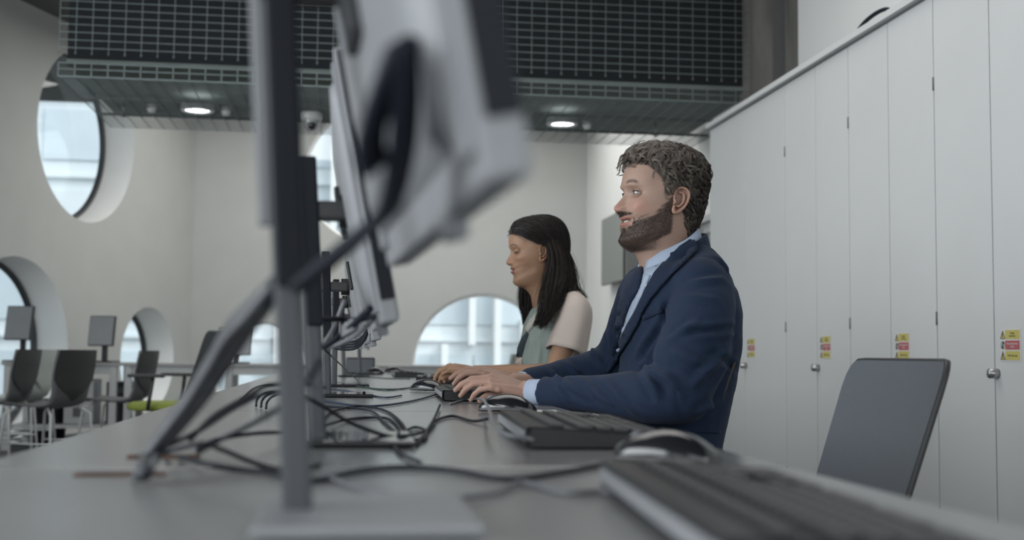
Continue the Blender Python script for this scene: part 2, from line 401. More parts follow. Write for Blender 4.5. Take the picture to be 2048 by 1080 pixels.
for i in range(7):
    y1, y0 = edges[i], edges[i+1]; ym = mids[i]; wy = y1-y0; yc = (y0+y1)/2
    c = empty('storage_cabinet', (CX+.25, yc, 0), ydesc[i], 'cabinet', 'white storage cabinets along the right wall')
    MB().box((CX+.27, yc, CT/2), (.50, wy-.004, CT)).build('body', M['cab'], c)
    MB().box((CX+.255, yc, .04), (.47, wy-.02, .08)).build('plinth', M['cabdark'], c)
    MB().box((CX+.245, yc, CT+.014), (.55, wy-.001, .028)).build('top_panel', M['cab'], c)
    for s, (a, b) in enumerate(((ym, y1), (y0, ym))):
        d = MB().box((CX+.008, (a+b)/2, (CT+.08)/2), (.02, b-a-.007, CT-.10), bev=.002).build('door', M['cab'], c)
        hy = b-.012 if s == 0 else a+.012
        for hz in (.28, 1.0, CT-.35): MB().cyl((CX-.0025, hy+(.010 if s == 0 else -.010), hz-.025), (CX-.0025, hy+(.010 if s == 0 else -.010), hz+.025), .0035, n=8).build('hinge', M['cabdark'], d)
        if s == 1:
            lz = LZ
            k = MB(); k.cyl((CX-.001, ym-.020, lz), (CX-.034, ym-.020, lz), .017, .0165, n=20); k.build('lock', M['steel'], d)
            k2 = MB(); k2.cyl((CX-.0345, ym-.020, lz), (CX-.037, ym-.020, lz), .013, n=20); k2.box((CX-.038, ym-.02, lz), (.002, .002, .014)); k2.build('lock_face', M['steel'], d)
            # sticker: three pictograms, three lettered bands
            sy = ym-.05; sz = lz+.150; W_ = .125; H_ = .108
            st = MB().box((CX-.003, sy-W_/2+.01, sz-H_/2), (.001, W_, H_)).build('warning_sticker', M['paper'], d)
            for q, (mm, words) in enumerate((('yellow', 'Danger\nelectricity'), ('red', 'No unauthorised\nentry'), ('yellow', 'Mind the step'))):
                zz = sz-.019-q*.035
                MB().box((CX-.0040, sy-.066, zz), (.0008, .086, .030)).build('sticker_band', M[mm], c)
                text(words, .0095 if q != 2 else .0105, (CX-.0046, sy-.066, zz), (0, -1, 0), (0, 0, 1), (-1, 0, 0), M['paper'] if q == 1 else M['ink'], c)
                pm = MB(); py_ = sy-.0075
                if q == 1:
                    K = 24; rr = [(CX-.0042, py_-.013*math.cos(2*math.pi*j/K), zz+.013*math.sin(2*math.pi*j/K)) for j in range(K)]; r2 = [(CX-.0042, py_-.0105*math.cos(2*math.pi*j/K), zz+.0105*math.sin(2*math.pi*j/K)) for j in range(K)]
                    pm.grid([rr, r2], closed=True, smooth=False); pm.bar((CX-.0042, py_-.009, zz+.011), (CX-.0042, py_+.009, zz-.011), .0025, .001); pm.box((CX-.0042, py_, zz), (.0008, .005, .018)); pm.build('sticker_pictogram', M['ink'], c)
                else:
                    pm.add([(CX-.0042, py_-.014, zz-.013), (CX-.0042, py_+.014, zz-.013), (CX-.0042, py_, zz+.013)], [(0, 1, 2)]); pm.build('sticker_pictogram', M['yellow'], c)
                    pn = MB(); 
                    for a_, b_ in (((-.014, -.013), (.014, -.013)), ((.014, -.013), (0, .013)), ((0, .013), (-.014, -.013))):
                        pn.bar((CX-.0046, py_+a_[0], zz+a_[1]), (CX-.0046, py_+b_[0], zz+b_[1]), .0018, .0006)
                    pn.bar((CX-.0046, py_, zz+.006), (CX-.0046, py_+.002, zz-.009), .003, .0006); pn.build('sticker_pictogram', M['ink'], c)
# dark bag on top of the cabinets
bp = atx(1755, 40, CX+.22)
bg_ = empty('rucksack', (CX+.3, bp.y, CT+.028), 'black bag lying on top of the white cabinets', 'bag')
b_ = MB(); b_.ell((CX+.3, bp.y, CT+.125), (.10, .19, .09), 20, 12); b_.build('body', M['black'], bg_)
s_ = MB(); s_.tube([(CX+.24, bp.y+.17, CT+.08), (CX+.2, bp.y+.24, CT+.12), (CX+.22, bp.y+.14, CT+.20), (CX+.25, bp.y-.02, CT+.22), (CX+.26, bp.y-.12, CT+.15)], .010, 8, 6); s_.build('strap', M['cable'], bg_)

# ---------------------------------------------------------------- wall screen
ta, tb = atx(1203, 440, XR-.12), atx(1205, 571, XR-.12); ty1 = ta.y; ty0 = ty1-1.06; tz = (ta.z+tb.z)/2; th_ = ta.z-tb.z
tv = empty('wall_screen', (XR-.1, (ty0+ty1)/2, tb.z), 'large switched-off grey display mounted on the far right wall', 'screen')
MB().box((XR-.10, (ty0+ty1)/2, tz), (.035, ty1-ty0, th_), bev=.006).build('housing', M['black'], tv)
MB().box((XR-.119, (ty0+ty1)/2, tz), (.004, ty1-ty0-.012, th_-.012)).build('display_panel', M['tvback'], tv)
MB().box((XR-.045, (ty0+ty1)/2, tz), (.08, .5, .35)).build('wall_bracket', M['black'], tv)
e0 = empty('wall_media_box', (XR-.02, ty0-.28, tz-.3), 'black equipment box on the wall right of the grey display', 'equipment box')
pa, pb = atx(1256, 490, XR-.1), atx(1281, 548, XR-.1)
MB().box((XR-.07, (pa.y+pb.y)/2, (pa.z+pb.z)/2), (.12, pa.y-pb.y, pa.z-pb.z), bev=.01).build('body', M['blackgloss'], e0)
sl = MB()
for k in range(3): sl.box((XR-.132, pa.y-(pa.y-pb.y)*(.25+.25*k), (pa.z+pb.z)/2), (.006, .03, (pa.z-pb.z)*.8))
sl.build('slot', M['chairgrey'], e0)

# ---------------------------------------------------------------- the buildings across the street
M['fac1'] = mat('pale_facade', (.78, .82, .85), .6, noise=.08, nscale=.6); M['fac2'] = mat('white_facade_fin', (.93, .93, .92), .6, noise=.02)
M['fac3'] = mat('blue_grey_glazing', (.66, .73, .78), .45, noise=.10, nscale=.8); M['facw'] = mat('warm_window_glow', (1, .95, .85), .5, emit=((1, .93, .8), .5))
def facade(O, U, N, length, zs, step, label, fins, seed):
    """O: left bottom corner, U along, N towards the viewer"""
    rnd = random.Random(seed); C = O+U*length/2
    f = empty('office_building', C, label, 'building'); H = zs[-1]+.6; ang = math.atan2(U.y, U.x); q = Matrix.Rotation(ang, 3, 'Z')
    MB().box(O+U*length/2-N*2.0+Vector((0, 0, H/2-1)), (length, 4, H+2), q).build('wall', M['fac1'], f)
    nb = int(length/step)
    for a, b in zip(zs[:-1], zs[1:]):
        for k in range(nb):
            h = b-a; c = O+U*(step*(k+.5))+Vector((0, 0, a+h*.62))+N*.02
            MB().box(c, (step-.16, .08, h*.62), q).build('window', M['fac3'] if rnd.random() < .75 else M['fac1'], f)
        MB().box(O+U*length/2+Vector((0, 0, a+h*.10))+N*.05, (length, .14, h*.04), q).build('ledge', M['fac1'], f)
    for (u, z0, z1, w_) in fins:
        MB().box(O+U*u+Vector((0, 0, (z0+z1)/2))+N*.2, (w_, .5, z1-z0), q).build('fin', M['fac2'], f)
    return f
FY = 26.0
def fx(px): return at(px, 700, FY).x
FO = Vector((-9, FY, 0))
fins = []
for px, y0_, y1_ in ((942, 560, 690), (992, 560, 900), (887, 688, 900), (672, 200, 900), (1045, 640, 900), (805, 200, 600), (560, 560, 800), (478, 560, 900), (705, 200, 500)):
    a, b = at(px, y0_, FY), at(px, y1_, FY); fins.append((a.x-FO.x, max(0.0, b.z), a.z, .135))
facade(FO, UX, Vector((0, -1, 0)), 16, [-1.2, .98, 2.6, 4.3, 6.0, 7.6], 1.3, 'pale office building with white vertical fins seen through the back wall windows', fins, 3)
O2 = OL+LN*7+LU*(-6)
facade(O2, LU, -LN, 17, [-1.0, 1.4, 3.4, 5.4, 7.4], 1.7, 'pale building seen through the round windows of the left wall', [(u, 0, 7.4, .3) for u in (2.2, 4.9, 6.9, 8.3, 10.6, 12.6)], 5)
MB().box((-4, 18, -.16), (40, 44, .1)).build('street_ground', mat('pale_paving', (.35, .35, .34), .9, noise=.1), kind='structure')
# ================================================================ THE DESK ROW
DZ_ = 0.73
DXL, DXR = -0.375, 0.485
seams = [-1.16, .06, 1.28, 2.50, 3.72, 4.94, 6.16, 7.38]
dlab = ['grey desk right under the camera, out of the bottom of the frame', 'grey desk section in the blurred foreground under the nearest upright post',
        'grey desk section with the tangle of cables and the empty keyboard', 'grey desk section in front of the seated man', 'grey desk section in front of the seated woman',
        'grey desk section just beyond the woman', 'farthest grey desk section at the end of the row']
for i in range(7):
    a, b = seams[i]+.003, seams[i+1]-.003; ym = (a+b)/2
    d = empty('desk', ((DXL+DXR)/2, ym, 0), dlab[i], 'desk', 'desk sections of the long row')
    MB().box(((DXL+DXR)/2, ym, DZ_-.0125), (DXR-DXL, b-a, .025), bev=.0025).build('desktop', M['desklight' if i < 2 else 'desk'], d)
    for sx_ in (DXL+.06, DXR-.10):
        for sy_ in (a+.05, b-.05): MB().box((sx_, sy_, (DZ_-.025)/2), (.05, .04, DZ_-.025), bev=.004).build('leg', M['whitemetal'], d)
    MB().box(((DXL+DXR)/2, a+.05, DZ_-.05), (DXR-DXL-.2, .03, .05)).build('crossbeam', M['whitemetal'], d)
    MB().box((DXL+.04, ym, .48), (.018, b-a-.12, .3)).build('modesty_panel', M['desk'], d)
# cable slots let into the desk
brown = mat('brown_chipboard', (.16, .07, .035), .7, noise=.4, nscale=60)
for px0, px1, py, lab in ((150, 330, 948, 'brown slot cut in the blurred near desk where the cable sleeve goes down'), (255, 400, 912, 'brown cable slot in the desk just behind the sleeve')):
    a, b = atz(px0, py, DZ_+.0015), atz(px1, py, DZ_+.0015)
    g_ = empty('cable_slot', (a+b)/2, lab, 'cable slot'); g_.location.z = DZ_
    MB().box((a+b)/2, ((b-a).length, .016, .002), bev=.0005).build('slot_edge', brown, g_)
    MB().box((a+b)/2+Vector((0, 0, .001)), ((b-a).length*.85, .009, .0012)).build('slot_opening', M['black'], g_)

# ---------------------------------------------------------------- monitor posts
def monitor_post(base, top, arm_z, tgt, lab, first=False):
    e = empty('monitor_stand', (base.x, base.y, DZ_), lab, 'monitor stand', 'monitor posts along the desk row')
    ax = (top-base).normalized(); q = ax.to_track_quat('Z', 'Y').to_matrix(); q = Matrix((Vector((1, 0, 0)), Vector((0, 1, 0)), ax)).transposed()
    L = (top-base).length; k = .40*L
    def loc(x, y, z): return base+ax*z+Vector((x, y, 0))
    MB().box(base+Vector((.048, .0, .0045)), (.15, .19, .008), bev=.003).build('base_plate', M['mongrey' if first else 'blackgloss'], e)
    m_ = MB(); m_.box(loc(0, 0, L/2), (.021, .026, L), q, .005); m_.build('column', M['alu'], e)
    MB().box(loc(.003, -.010, (L+k)/2+.002), (.022, .015, L-k), q, .003).build('cover_strip', M['post'], e)
    MB().box(loc(-.0155, .004, L*.5+.10), (.009, .014, L-.22), q, .002).build('side_rail', M['mongrey'], e)
    c = base+ax*(arm_z-base.z)
    MB().box(c, (.025, .034, .030), q, .005).build('clamp', M['black'], e)
    a_ = MB(); a_.box((c+tgt)/2+Vector((.008, 0, 0)), (abs(tgt.x-c.x)-.006, .030, .026), None, .005); a_.build('arm', M['chairshell'], e)
    MB().cyl(tgt+Vector((-.002, 0, -.022)), tgt+Vector((-.002, 0, .022)), .012, n=16).build('tilt_joint', M['black'], e)
    return e
def monitor(center_bottom, W_, H_, tilt, yaw, lab, kind='row'):
    """screen faces +X in its own frame; origin at the lower middle of the panel"""
    e = empty('monitor', center_bottom, lab, 'monitor', 'monitors on the posts of the desk row'); e.rotation_euler = (0, -tilt, yaw)
    MB().box((-.006, 0, H_/2), (.022, W_, H_), bev=.004).build('housing', M['mongrey'], e, local=True)
    MB().box((.0055, 0, H_/2), (.002, W_-.012, H_-.012)).build('display_panel', M['screen'], e, local=True)
    # stepped back shell
    bk_ = MB()
    def rr(w_, h_, x, r=.03):
        out = []
        for cx_, cy_, a0 in ((w_/2-r, h_/2-r, 0), (-w_/2+r, h_/2-r, 90), (-w_/2+r, -h_/2+r, 180), (w_/2-r, -h_/2+r, 270)):
            for k in range(6): a = R(a0+18*k); out.append((x, cx_+r*math.cos(a), H_/2+cy_+r*math.sin(a)))
        return out
    bk_.grid([rr(W_-.06, H_-.05, -.016), rr(W_-.08, H_-.07, -.028), rr(W_-.20, H_-.12, -.031), rr(W_-.24, H_-.15, -.034), rr(.02, .02, -.0345, .009)], closed=True)
    bk_.build('back_shell', M['mongrey'], e, local=True)
    # dark side band of the housing, both short sides, with a grey lower corner
    for s in (-1, 1):
        MB().box((-.004, s*(W_/2+.0008), H_/2+.012), (.0175, .004, H_-.034)).build('side_band', M['post'], e, local=True)
        MB().box((-.016, s*(W_/2-.03), H_/2), (.012, .035, H_-.03), bev=.003).build('corner_rib', M['mongrey'], e, local=True)
    MB().box((-.0125, -(W_/2-.052), H_/2+.02), (.014, .010, H_-.1)).build('port_strip', M['black'], e, local=True)
    MB().box((-.038, 0, H_/2), (.008, .07, .07), bev=.003).build('mount_plate', M['black'], e, local=True)
    for k in range(5): MB().box((-.0315, -.07+.035*k, H_-.10), (.004, .022, .005)).build('vent', M['black'], e, local=True)
    MB().box((-.012, -W_*.22, -.006), (.014, .03, .014), bev=.003).build('sensor_knob', M['mongrey'], e, local=True)
    return e
post_px = [((596, 1040), (551, -85), 1.118), ((637, 884), (612, 318), 1.04), ((655, 792), (650, 505), 1.03), ((668, 772), (671, 560), 1.03), ((688, 753), (683, 603), 1.03), ((720, 748), (716, 612), 1.03)]
plab = ['nearest monitor post, a tall blurred black and grey upright', 'second monitor post from the camera, with a black base plate', 'third monitor post, in line with the seated man',
        'fourth monitor post, seen as a sliver behind the third', 'small monitor post near the far end of the row', 'farthest monitor post, before the black box at the desk end']
mlab = ['nearest monitor, huge and blurred, seen from behind with a cable loop', 'second monitor from behind, its corner below the big blurred one', 'third monitor from behind, over the tied black cables',
        'fourth monitor from behind, opposite the woman', 'fifth monitor, a small sliver far down the row', 'farthest monitor of the row']
mon_pos = [(.066, .810, .930, 11, 2.5), (.060, 1.735, .888, 11, 0), (.078, 3.04, .880, 11, 0), (.078, 4.20, .88, 11, 0), (.085, 5.86, .88, 11, 0), (.135, 6.70, .88, 11, 0)]
posts = []
for i, ((bp_, tp_, az)) in enumerate(post_px):
    b = atz(bp_[0], bp_[1], DZ_+.001); t = at(tp_[0], tp_[1], b.y)
    mx, my, mz, ti, ya = mon_pos[i]
    mon = monitor((mx, my, mz), (.56 if i == 0 else .54), .345, R(ti), R(ya), mlab[i])
    W = world_of(mon); j = W @ Vector((-.046, max(-.2, min(.2, b.y-my)), .345/2)); j.z = az; j.x = max(j.x, b.x+.035); j.y = b.y
    print('post', i, b, t); posts.append((b, t)); monitor_post(b, t, az, j, plab[i], i == 0)

# ---------------------------------------------------------------- keyboards and mice
keym = bpy.data.meshes.new('key'); _k = MB(); _k.box((0, 0, 0), (.0155, .0155, .006), bev=.0018)
keym.from_pydata([tuple(v) for v in _k.v], [], _k.f); M['key'] = mat('dark_keycap', (.022, .024, .028), .45, noise=.1); keym.materials.append(M['key'])
def make_keyboard():
    e = empty('keyboard', (0, 0, 0), None, 'keyboard')
    q = Matrix.Rotation(R(5), 3, 'X')
    b = MB()
    prof = [(-.078, .0), (-.080, .010), (-.074, .0145), (.060, .0255), (.078, .026), (.080, .020), (.080, .004), (.076, 0)]
    rows = []
    for x, s in ((-.220, .93), (-.224, 1), (.224, 1), (.220, .93)): rows.append([(x, p[0]*s, p[1]*(s if p[1] > .01 else 1)+.002) for p in prof])
    b.grid(rows, closed=True, smooth=False); n0 = len(b.v)-len(prof)*4
    b.f += [tuple(range(7, -1, -1)), tuple(range(24, 32))]; b.smooth += [False, False]
    b.build('body', M['black'], e, local=True)
    MB().box((0, .0795, .016), (.44, .004, .012), bev=.001).build('rear_strip', M['mongrey'], e, local=True)
    for s in (-1, 1): MB().box((s*.18, .066, .004), (.03, .014, .008), bev=.002).build('foot', M['black'], e, local=True)
    lay = [(0, 15, 0), (1, 15, 0), (2, 15, 0), (3, 15, 0), (4, 15, 0)]
    zf = lambda y: .0165+(y+.074)*.0821+.0025
    def key(x, y, sx_=1.0):
        k = bpy.data.objects.new('key', keym); COL.objects.link(k); k.parent = e; k.location = (x, y, zf(y)); k.scale = (sx_, 1, 1); k.rotation_euler = (R(4.7), 0, 0)
    for r_ in range(5):
        y = -.060+.0190*r_+(.006 if r_ == 5 else 0)
        if r_ == 0:
            for x, s in ((-.205, 1.3), (-.183, 1.1), (-.160, 1.2), (-.095, 5.6), (-.030, 1.2), (-.008, 1.1), (.014, 1.1), (.038, 1.3)): key(x, y, s)
        else:
            for c in range(13): key(-.207+.0191*c, y)
            key(.046, y, 1.25)
        for c in range(3):
            if r_ in (0, 3, 4) or c == 1 and r_ == 1: key(.077+.0191*c, y)
        for c in range(4): key(.143+.0191*c, y)
    for c in range(16): key(-.207+.0262*c, .046)
    return e
kb = make_keyboard()
def kbpos(near_left, yaw, first, lab, grp='black keyboards along the desk row'):
    """near_left: rear corner nearest the camera (local +Y points to -X, local +X away down the row)"""
    p = atz(near_left[0], near_left[1], DZ_)
    rz = R(90)+yaw; q = Matrix.Rotation(rz, 3, 'Z'); c = p-(q @ Vector((-.222, .080, 0))); c.z = DZ_+.0005
    return place(kb, not first, c, rz, lab, grp)
kbpos((1078, 899), R(-3), True, 'empty black keyboard with a pale rear edge in front of the man')
kbpos((884, 803), R(-2), False, 'black keyboard under the fingers of the man')
kbpos((832, 768), R(-4), False, 'black keyboard under the hand of the woman')
kbpos((790, 755), R(0), False, 'black keyboard beyond the one used by the woman')
kbpos((1452, 1190), R(-4), False, 'blurred keyboard at the bottom right, nearest the camera')
kb.scale = (1, 1.22, 1)
def make_mouse():
    e = empty('mouse', (0, 0, 0), None, 'mouse')
    rows = []
    for i in range(13):
        t = i/12; y = -.058+.116*t; w_ = .031*math.sin(math.pi*min(1, max(.0, .10+.80*t)))**.55*(1-.12*abs(t-.4)); h = .036*math.sin(math.pi*(.07+.80*t**.9))**.75
        rows.append([(w_*math.cos(math.pi*k/14)*(1 if k else 1), y, .003+h*math.sin(math.pi*k/14)**.75) for k in range(15)])
    b = MB(); b.grid(rows); n = len(rows)
    b.f += [tuple(range(15)), tuple((n-1)*15+k for k in range(14, -1, -1))]; b.smooth += [False, False]
    b.f.append(tuple([i*15 for i in range(n)]+[i*15+14 for i in range(n-1, -1, -1)])); b.smooth.append(False)
    b.build('body', M['blackgloss'], e, local=True)
    for s in (-1, 1): MB().tube([(s*.0285, -.045, .008), (s*.0325, -.01, .009), (s*.0320, .03, .008), (s*.022, .052, .007)], .0026, 6, 4).build('side_trim', M['chairgrey'], e, local=True)
    MB().cyl((-.003, .036, .0275), (.003, .036, .0275), .008, n=16).build('wheel', M['cablegrey'], e, local=True)
    MB().tube([(0, .053, .016), (0, .030, .0325), (0, .005, .0385)], .0008, 5, 4).build('button_seam', M['cablegrey'], e, local=True)
    return e
ms = make_mouse()
def mspos(px, py, yaw, first, lab):
    p = atz(px, py, DZ_+.0005); return place(ms, not first, p, R(90)+yaw, lab, 'black computer mice on the desk row')
mspos(1015, 826, R(-28), True, 'glossy black mouse between the empty keyboard and the man')
mspos(855, 783, R(-40), False, 'black mouse beside the near end of the keyboard of the man')
mspos(1335, 930, R(-40), False, 'big blurred mouse at the bottom right in the foreground')
mspos(750, 749, R(-50), False, 'small mouse near the far end of the desk row')
mspos(788, 746, R(-30), False, 'farthest mouse, a dark speck beside the farthest keyboard')
mspos(915, 766, R(-60), False, 'black mouse between the two hands of the people')

# ---------------------------------------------------------------- cables
def cable(pts, r, m, lab, grp=None, name='cable', sm=7):
    o = MB().tube(pts, r, 8, sm).build(name, M[m]); tag(o, lab, 'cable', grp); return o
zd = DZ_+.0035
def D(*pp):
    """points lying on the desk; a third value lifts one off it"""
    return [atz(p[0], p[1], zd+(p[2] if len(p) > 2 else 0)) for p in pp]
cable(D((690, 880), (640, 858, .01), (700, 838), (770, 836), (798, 855), (800, 872, .008), (850, 862), (870, 842), (905, 832), (945, 842), (975, 838, .006)), .0026, 'cable', 'dark cable running in a wave to the glossy mouse beside the empty keyboard')
cable(D((1068, 880, .010), (1000, 862, .018), (975, 812, .03), (962, 798, .012), (930, 800), (900, 808)), .0028, 'cablegrey', 'grey cable curving over the rear corner of the empty keyboard')
cable(D((880, 810, .006), (868, 838, .006), (850, 868), (830, 890), (812, 878), (806, 850), (772, 822), (720, 812), (668, 822), (640, 845)), .0026, 'cable', 'dark cable looped at the edge of the black base plate')
cable(D((640, 812), (735, 820), (770, 846), (800, 870), (845, 880), (852, 862), (826, 855), (790, 880), (800, 905), (840, 925)), .0024, 'cable', 'dark cable in a small knot beside the second base plate')
cable(D((640, 800), (700, 810), (745, 812), (790, 808), (845, 797), (900, 780, .004), (925, 776, .006)), .0026, 'cableb', 'blue-black cable leading to the mouse near the man')
cable(D((640, 775), (700, 783), (722, 788), (728, 784, .01), (735, 789), (770, 795), (803, 791)), .0024, 'cableb', 'blue-black cable with a small kink on the desk behind the man')
cable(D((660, 762), (700, 770), (730, 775), (760, 778), (800, 778), (822, 775)), .0024, 'cableg', 'dark green cable lying in a bow between the posts and the keyboard of the woman')
cable([at(650, 700, 2.9)]+D((706, 752, .02), (730, 772), (770, 780), (815, 776)), .0024, 'cableg', 'thin green cable dropping from the third monitor onto the desk')
cable(D((672, 752), (700, 750), (760, 756), (820, 758)), .0024, 'cableg', 'green cable lying along the desk towards the woman')
cable(D((808, 746), (830, 745), (860, 748), (900, 752)), .0024, 'cableg', 'green cable behind the keyboard of the woman')
cable(D((480, 800), (520, 772), (600, 770), (640, 772)), .0026, 'cable', 'dark cable coming over the left desk edge far behind the posts')
for k, (dx, dy) in enumerate(((0, 0), (10, 2), (20, 5))):
    cable(D((512+dx, 812+dy), (515+dx, 798+dy, .012), (530+dx, 786+dy, .028), (560+dx, 783+dy, .02), (600+dx, 790+dy)), .0024, 'cable', '%s of three dark cable loops arching side by side at the left desk edge' % ('leftmost', 'middle', 'rightmost')[k], 'three small cable loops')
# foreground tangle around the nearest post
cable(D((360, 915), (420, 930, .004), (470, 938), (540, 945), (620, 962), (700, 945), (790, 935), (900, 940), (1010, 958), (1120, 945), (1230, 925)), .0028, 'cable', 'long blurred cable crossing the whole foreground desk in slow waves')
cable(D((640, 950), (720, 975), (800, 992), (900, 996), (990, 985), (1040, 965), (1130, 985), (1215, 985), (1300, 1010)), .0026, 'cablegrey', 'nearest blurred grey cable leading to the bottom right keyboard')
cable([at(395, 905, 1.22), at(440, 880, 1.25), at(500, 850, 1.2), at(560, 815, 1.1), at(610, 770, 1.0), at(640, 720, .97)], .0026, 'cable', 'blurred cable rising from the sleeve towards the nearest post')
cable(D((395, 900, .004), (430, 880, .012), (500, 868, .016), (560, 865, .01), (640, 868), (720, 870)), .0026, 'cable', 'blurred cable running level from the sleeve past the nearest post')
cable(D((330, 905), (400, 888, .03), (440, 898, .02), (520, 930), (580, 940), (640, 930)), .0026, 'cable', 'blurred cable drooping onto the desk left of the nearest post')
cable([at(340, 890, 1.25), at(400, 860, 1.3), at(470, 815, 1.35), at(540, 785, 1.4), at(600, 790, 1.5), at(650, 815, 1.55), at(700, 845, 1.6), at(760, 868, 1.62), at(812, 880, 1.62)], .0028, 'cable', 'dark cable bowing from the sleeve over to the second base plate')
cable([at(380, 880, 1.3), at(430, 830, 1.35), at(500, 790, 1.45), at(540, 770, 1.5), at(610, 768, 1.6), at(650, 775, 1.7)], .0026, 'cable', 'upper dark cable arching from the sleeve to the second post')
# monitor leads behind the screens
cable([at(690, 600, 1.9), at(668, 655, 1.9), at(648, 690, 1.85), at(660, 694, 1.8), at(700, 678, 1.75), at(730, 655, 1.7), at(745, 640, 1.62)], .0036, 'cablegrey', 'grey plugged cable at the lower corner of the second monitor')
cable([at(634, 640, 1.63), at(680, 638, 1.7), at(715, 640, 1.68), at(752, 632, 1.6)], .0042, 'cable', 'thick black lead running level from the second post to the second monitor')
for k in range(4):
    o_ = k*.012
    cable([at(656, 676+5*k, 3.32+o_), at(675, 683+5*k, 3.2), at(708, 683+5*k, 3.05), at(728, 670+4*k, 2.92), at(737, 652+3*k, 2.86)], .0030, 'cable', '%s of four black leads tied in a bundle under the third monitor' % ('topmost', 'second from the top', 'third from the top', 'lowest')[k], 'tied leads under the third monitor')
cable([at(648, 694, 1.68), at(690, 665, 1.62), at(740, 618, 1.5)], .0050, 'cable', 'black video lead slanting up to the corner of the second monitor')
pl = MB().bar(at(688, 664, 1.62), at(712, 648, 1.58), .016, .010, .002).build('plug', M['mongrey']); tag(pl, 'pale grey plug on the slanting lead at the second monitor', 'plug')
# the loop behind the nearest monitor
lp = [at(600, 575, .80), at(690, 505, .72), at(770, 440, .64), at(800, 350, .60), at(812, 250, .575), at(812, 150, .56), at(806, 100, .555), at(780, 160, .56), at(752, 245, .575), at(742, 310, .59), at(752, 345, .60)]
for k in range(3):
    cable([p+Vector((-.004+.0040*k, .010*k, .005*k)) for p in lp], .0040, 'cable', '%s of three black leads looping over the back of the nearest monitor' % ('leftmost', 'middle', 'rightmost')[k], 'leads looped behind the nearest monitor')
cable([at(600, 580, .84), at(680, 515, .85), at(740, 460, .72), at(795, 400, .62), at(780, 330, .60)], .0034, 'cable', 'thin lead hanging under the loop behind the nearest monitor')
# cable sleeve from the nearest post down to the slot
sl0 = [at(556, 560, .93), at(520, 610, .95), at(480, 655, 1.0), at(440, 720, 1.06), at(395, 790, 1.1), at(340, 860, 1.15), at(300, 915, 1.17), atz(287, 946, DZ_+.012)]
slv = empty('cable_sleeve', atz(287, 946, DZ_), 'grey woven cable sleeve bowing down from the nearest post to the desk slot', 'cable sleeve')
sm_ = []
rad = [.006, .010, .012, .0115, .011, .010, .009, .008]
M['sleeve'] = mat('woven_sleeve', (.09, .095, .105), .6, noise=.45, nscale=60, bump=.5, bscale=700, stretch=(1, 1, .3))
MB().tube(sl0, rad, 14, 6).build('sleeve', M['sleeve'], slv)
for k in range(4):
    a = 2*math.pi*k/4+.4
    MB().tube([p+Vector((math.cos(a)*r_*1.0, math.sin(a)*r_, math.sin(a+1)*r_*.8)) for p, r_ in zip(sl0, rad)], .0032, 6, 6).build('lead', M['cable' if k % 2 else 'cablegrey'], slv)
# black box at the far end
e = empty('speaker_box', atz(720, 742, DZ_), 'black equipment box standing at the far end of the desk row', 'equipment box')
a, b = at(692, 744, 6.9), at(750, 712, 6.9)
MB().box(((a.x+b.x)/2, 6.95, DZ_+(b.z-a.z)/2+.001), (b.x-a.x, .12, b.z-a.z), bev=.006).build('body', M['black'], e)
MB().box(((a.x+b.x)/2, 6.888, DZ_+(b.z-a.z)/2), ((b.x-a.x)*.9, .004, (b.z-a.z)*.82), bev=.001).build('grille', M['chairfab'], e)
# small white paper note beside the keyboards
p = atz(1095, 822, DZ_+.001); tag(MB().box(p, (.05, .10, .0008)).build('paper_sheet', M['paper']), 'small white sheet on the desk between the mouse and the sleeve of the man', 'paper')

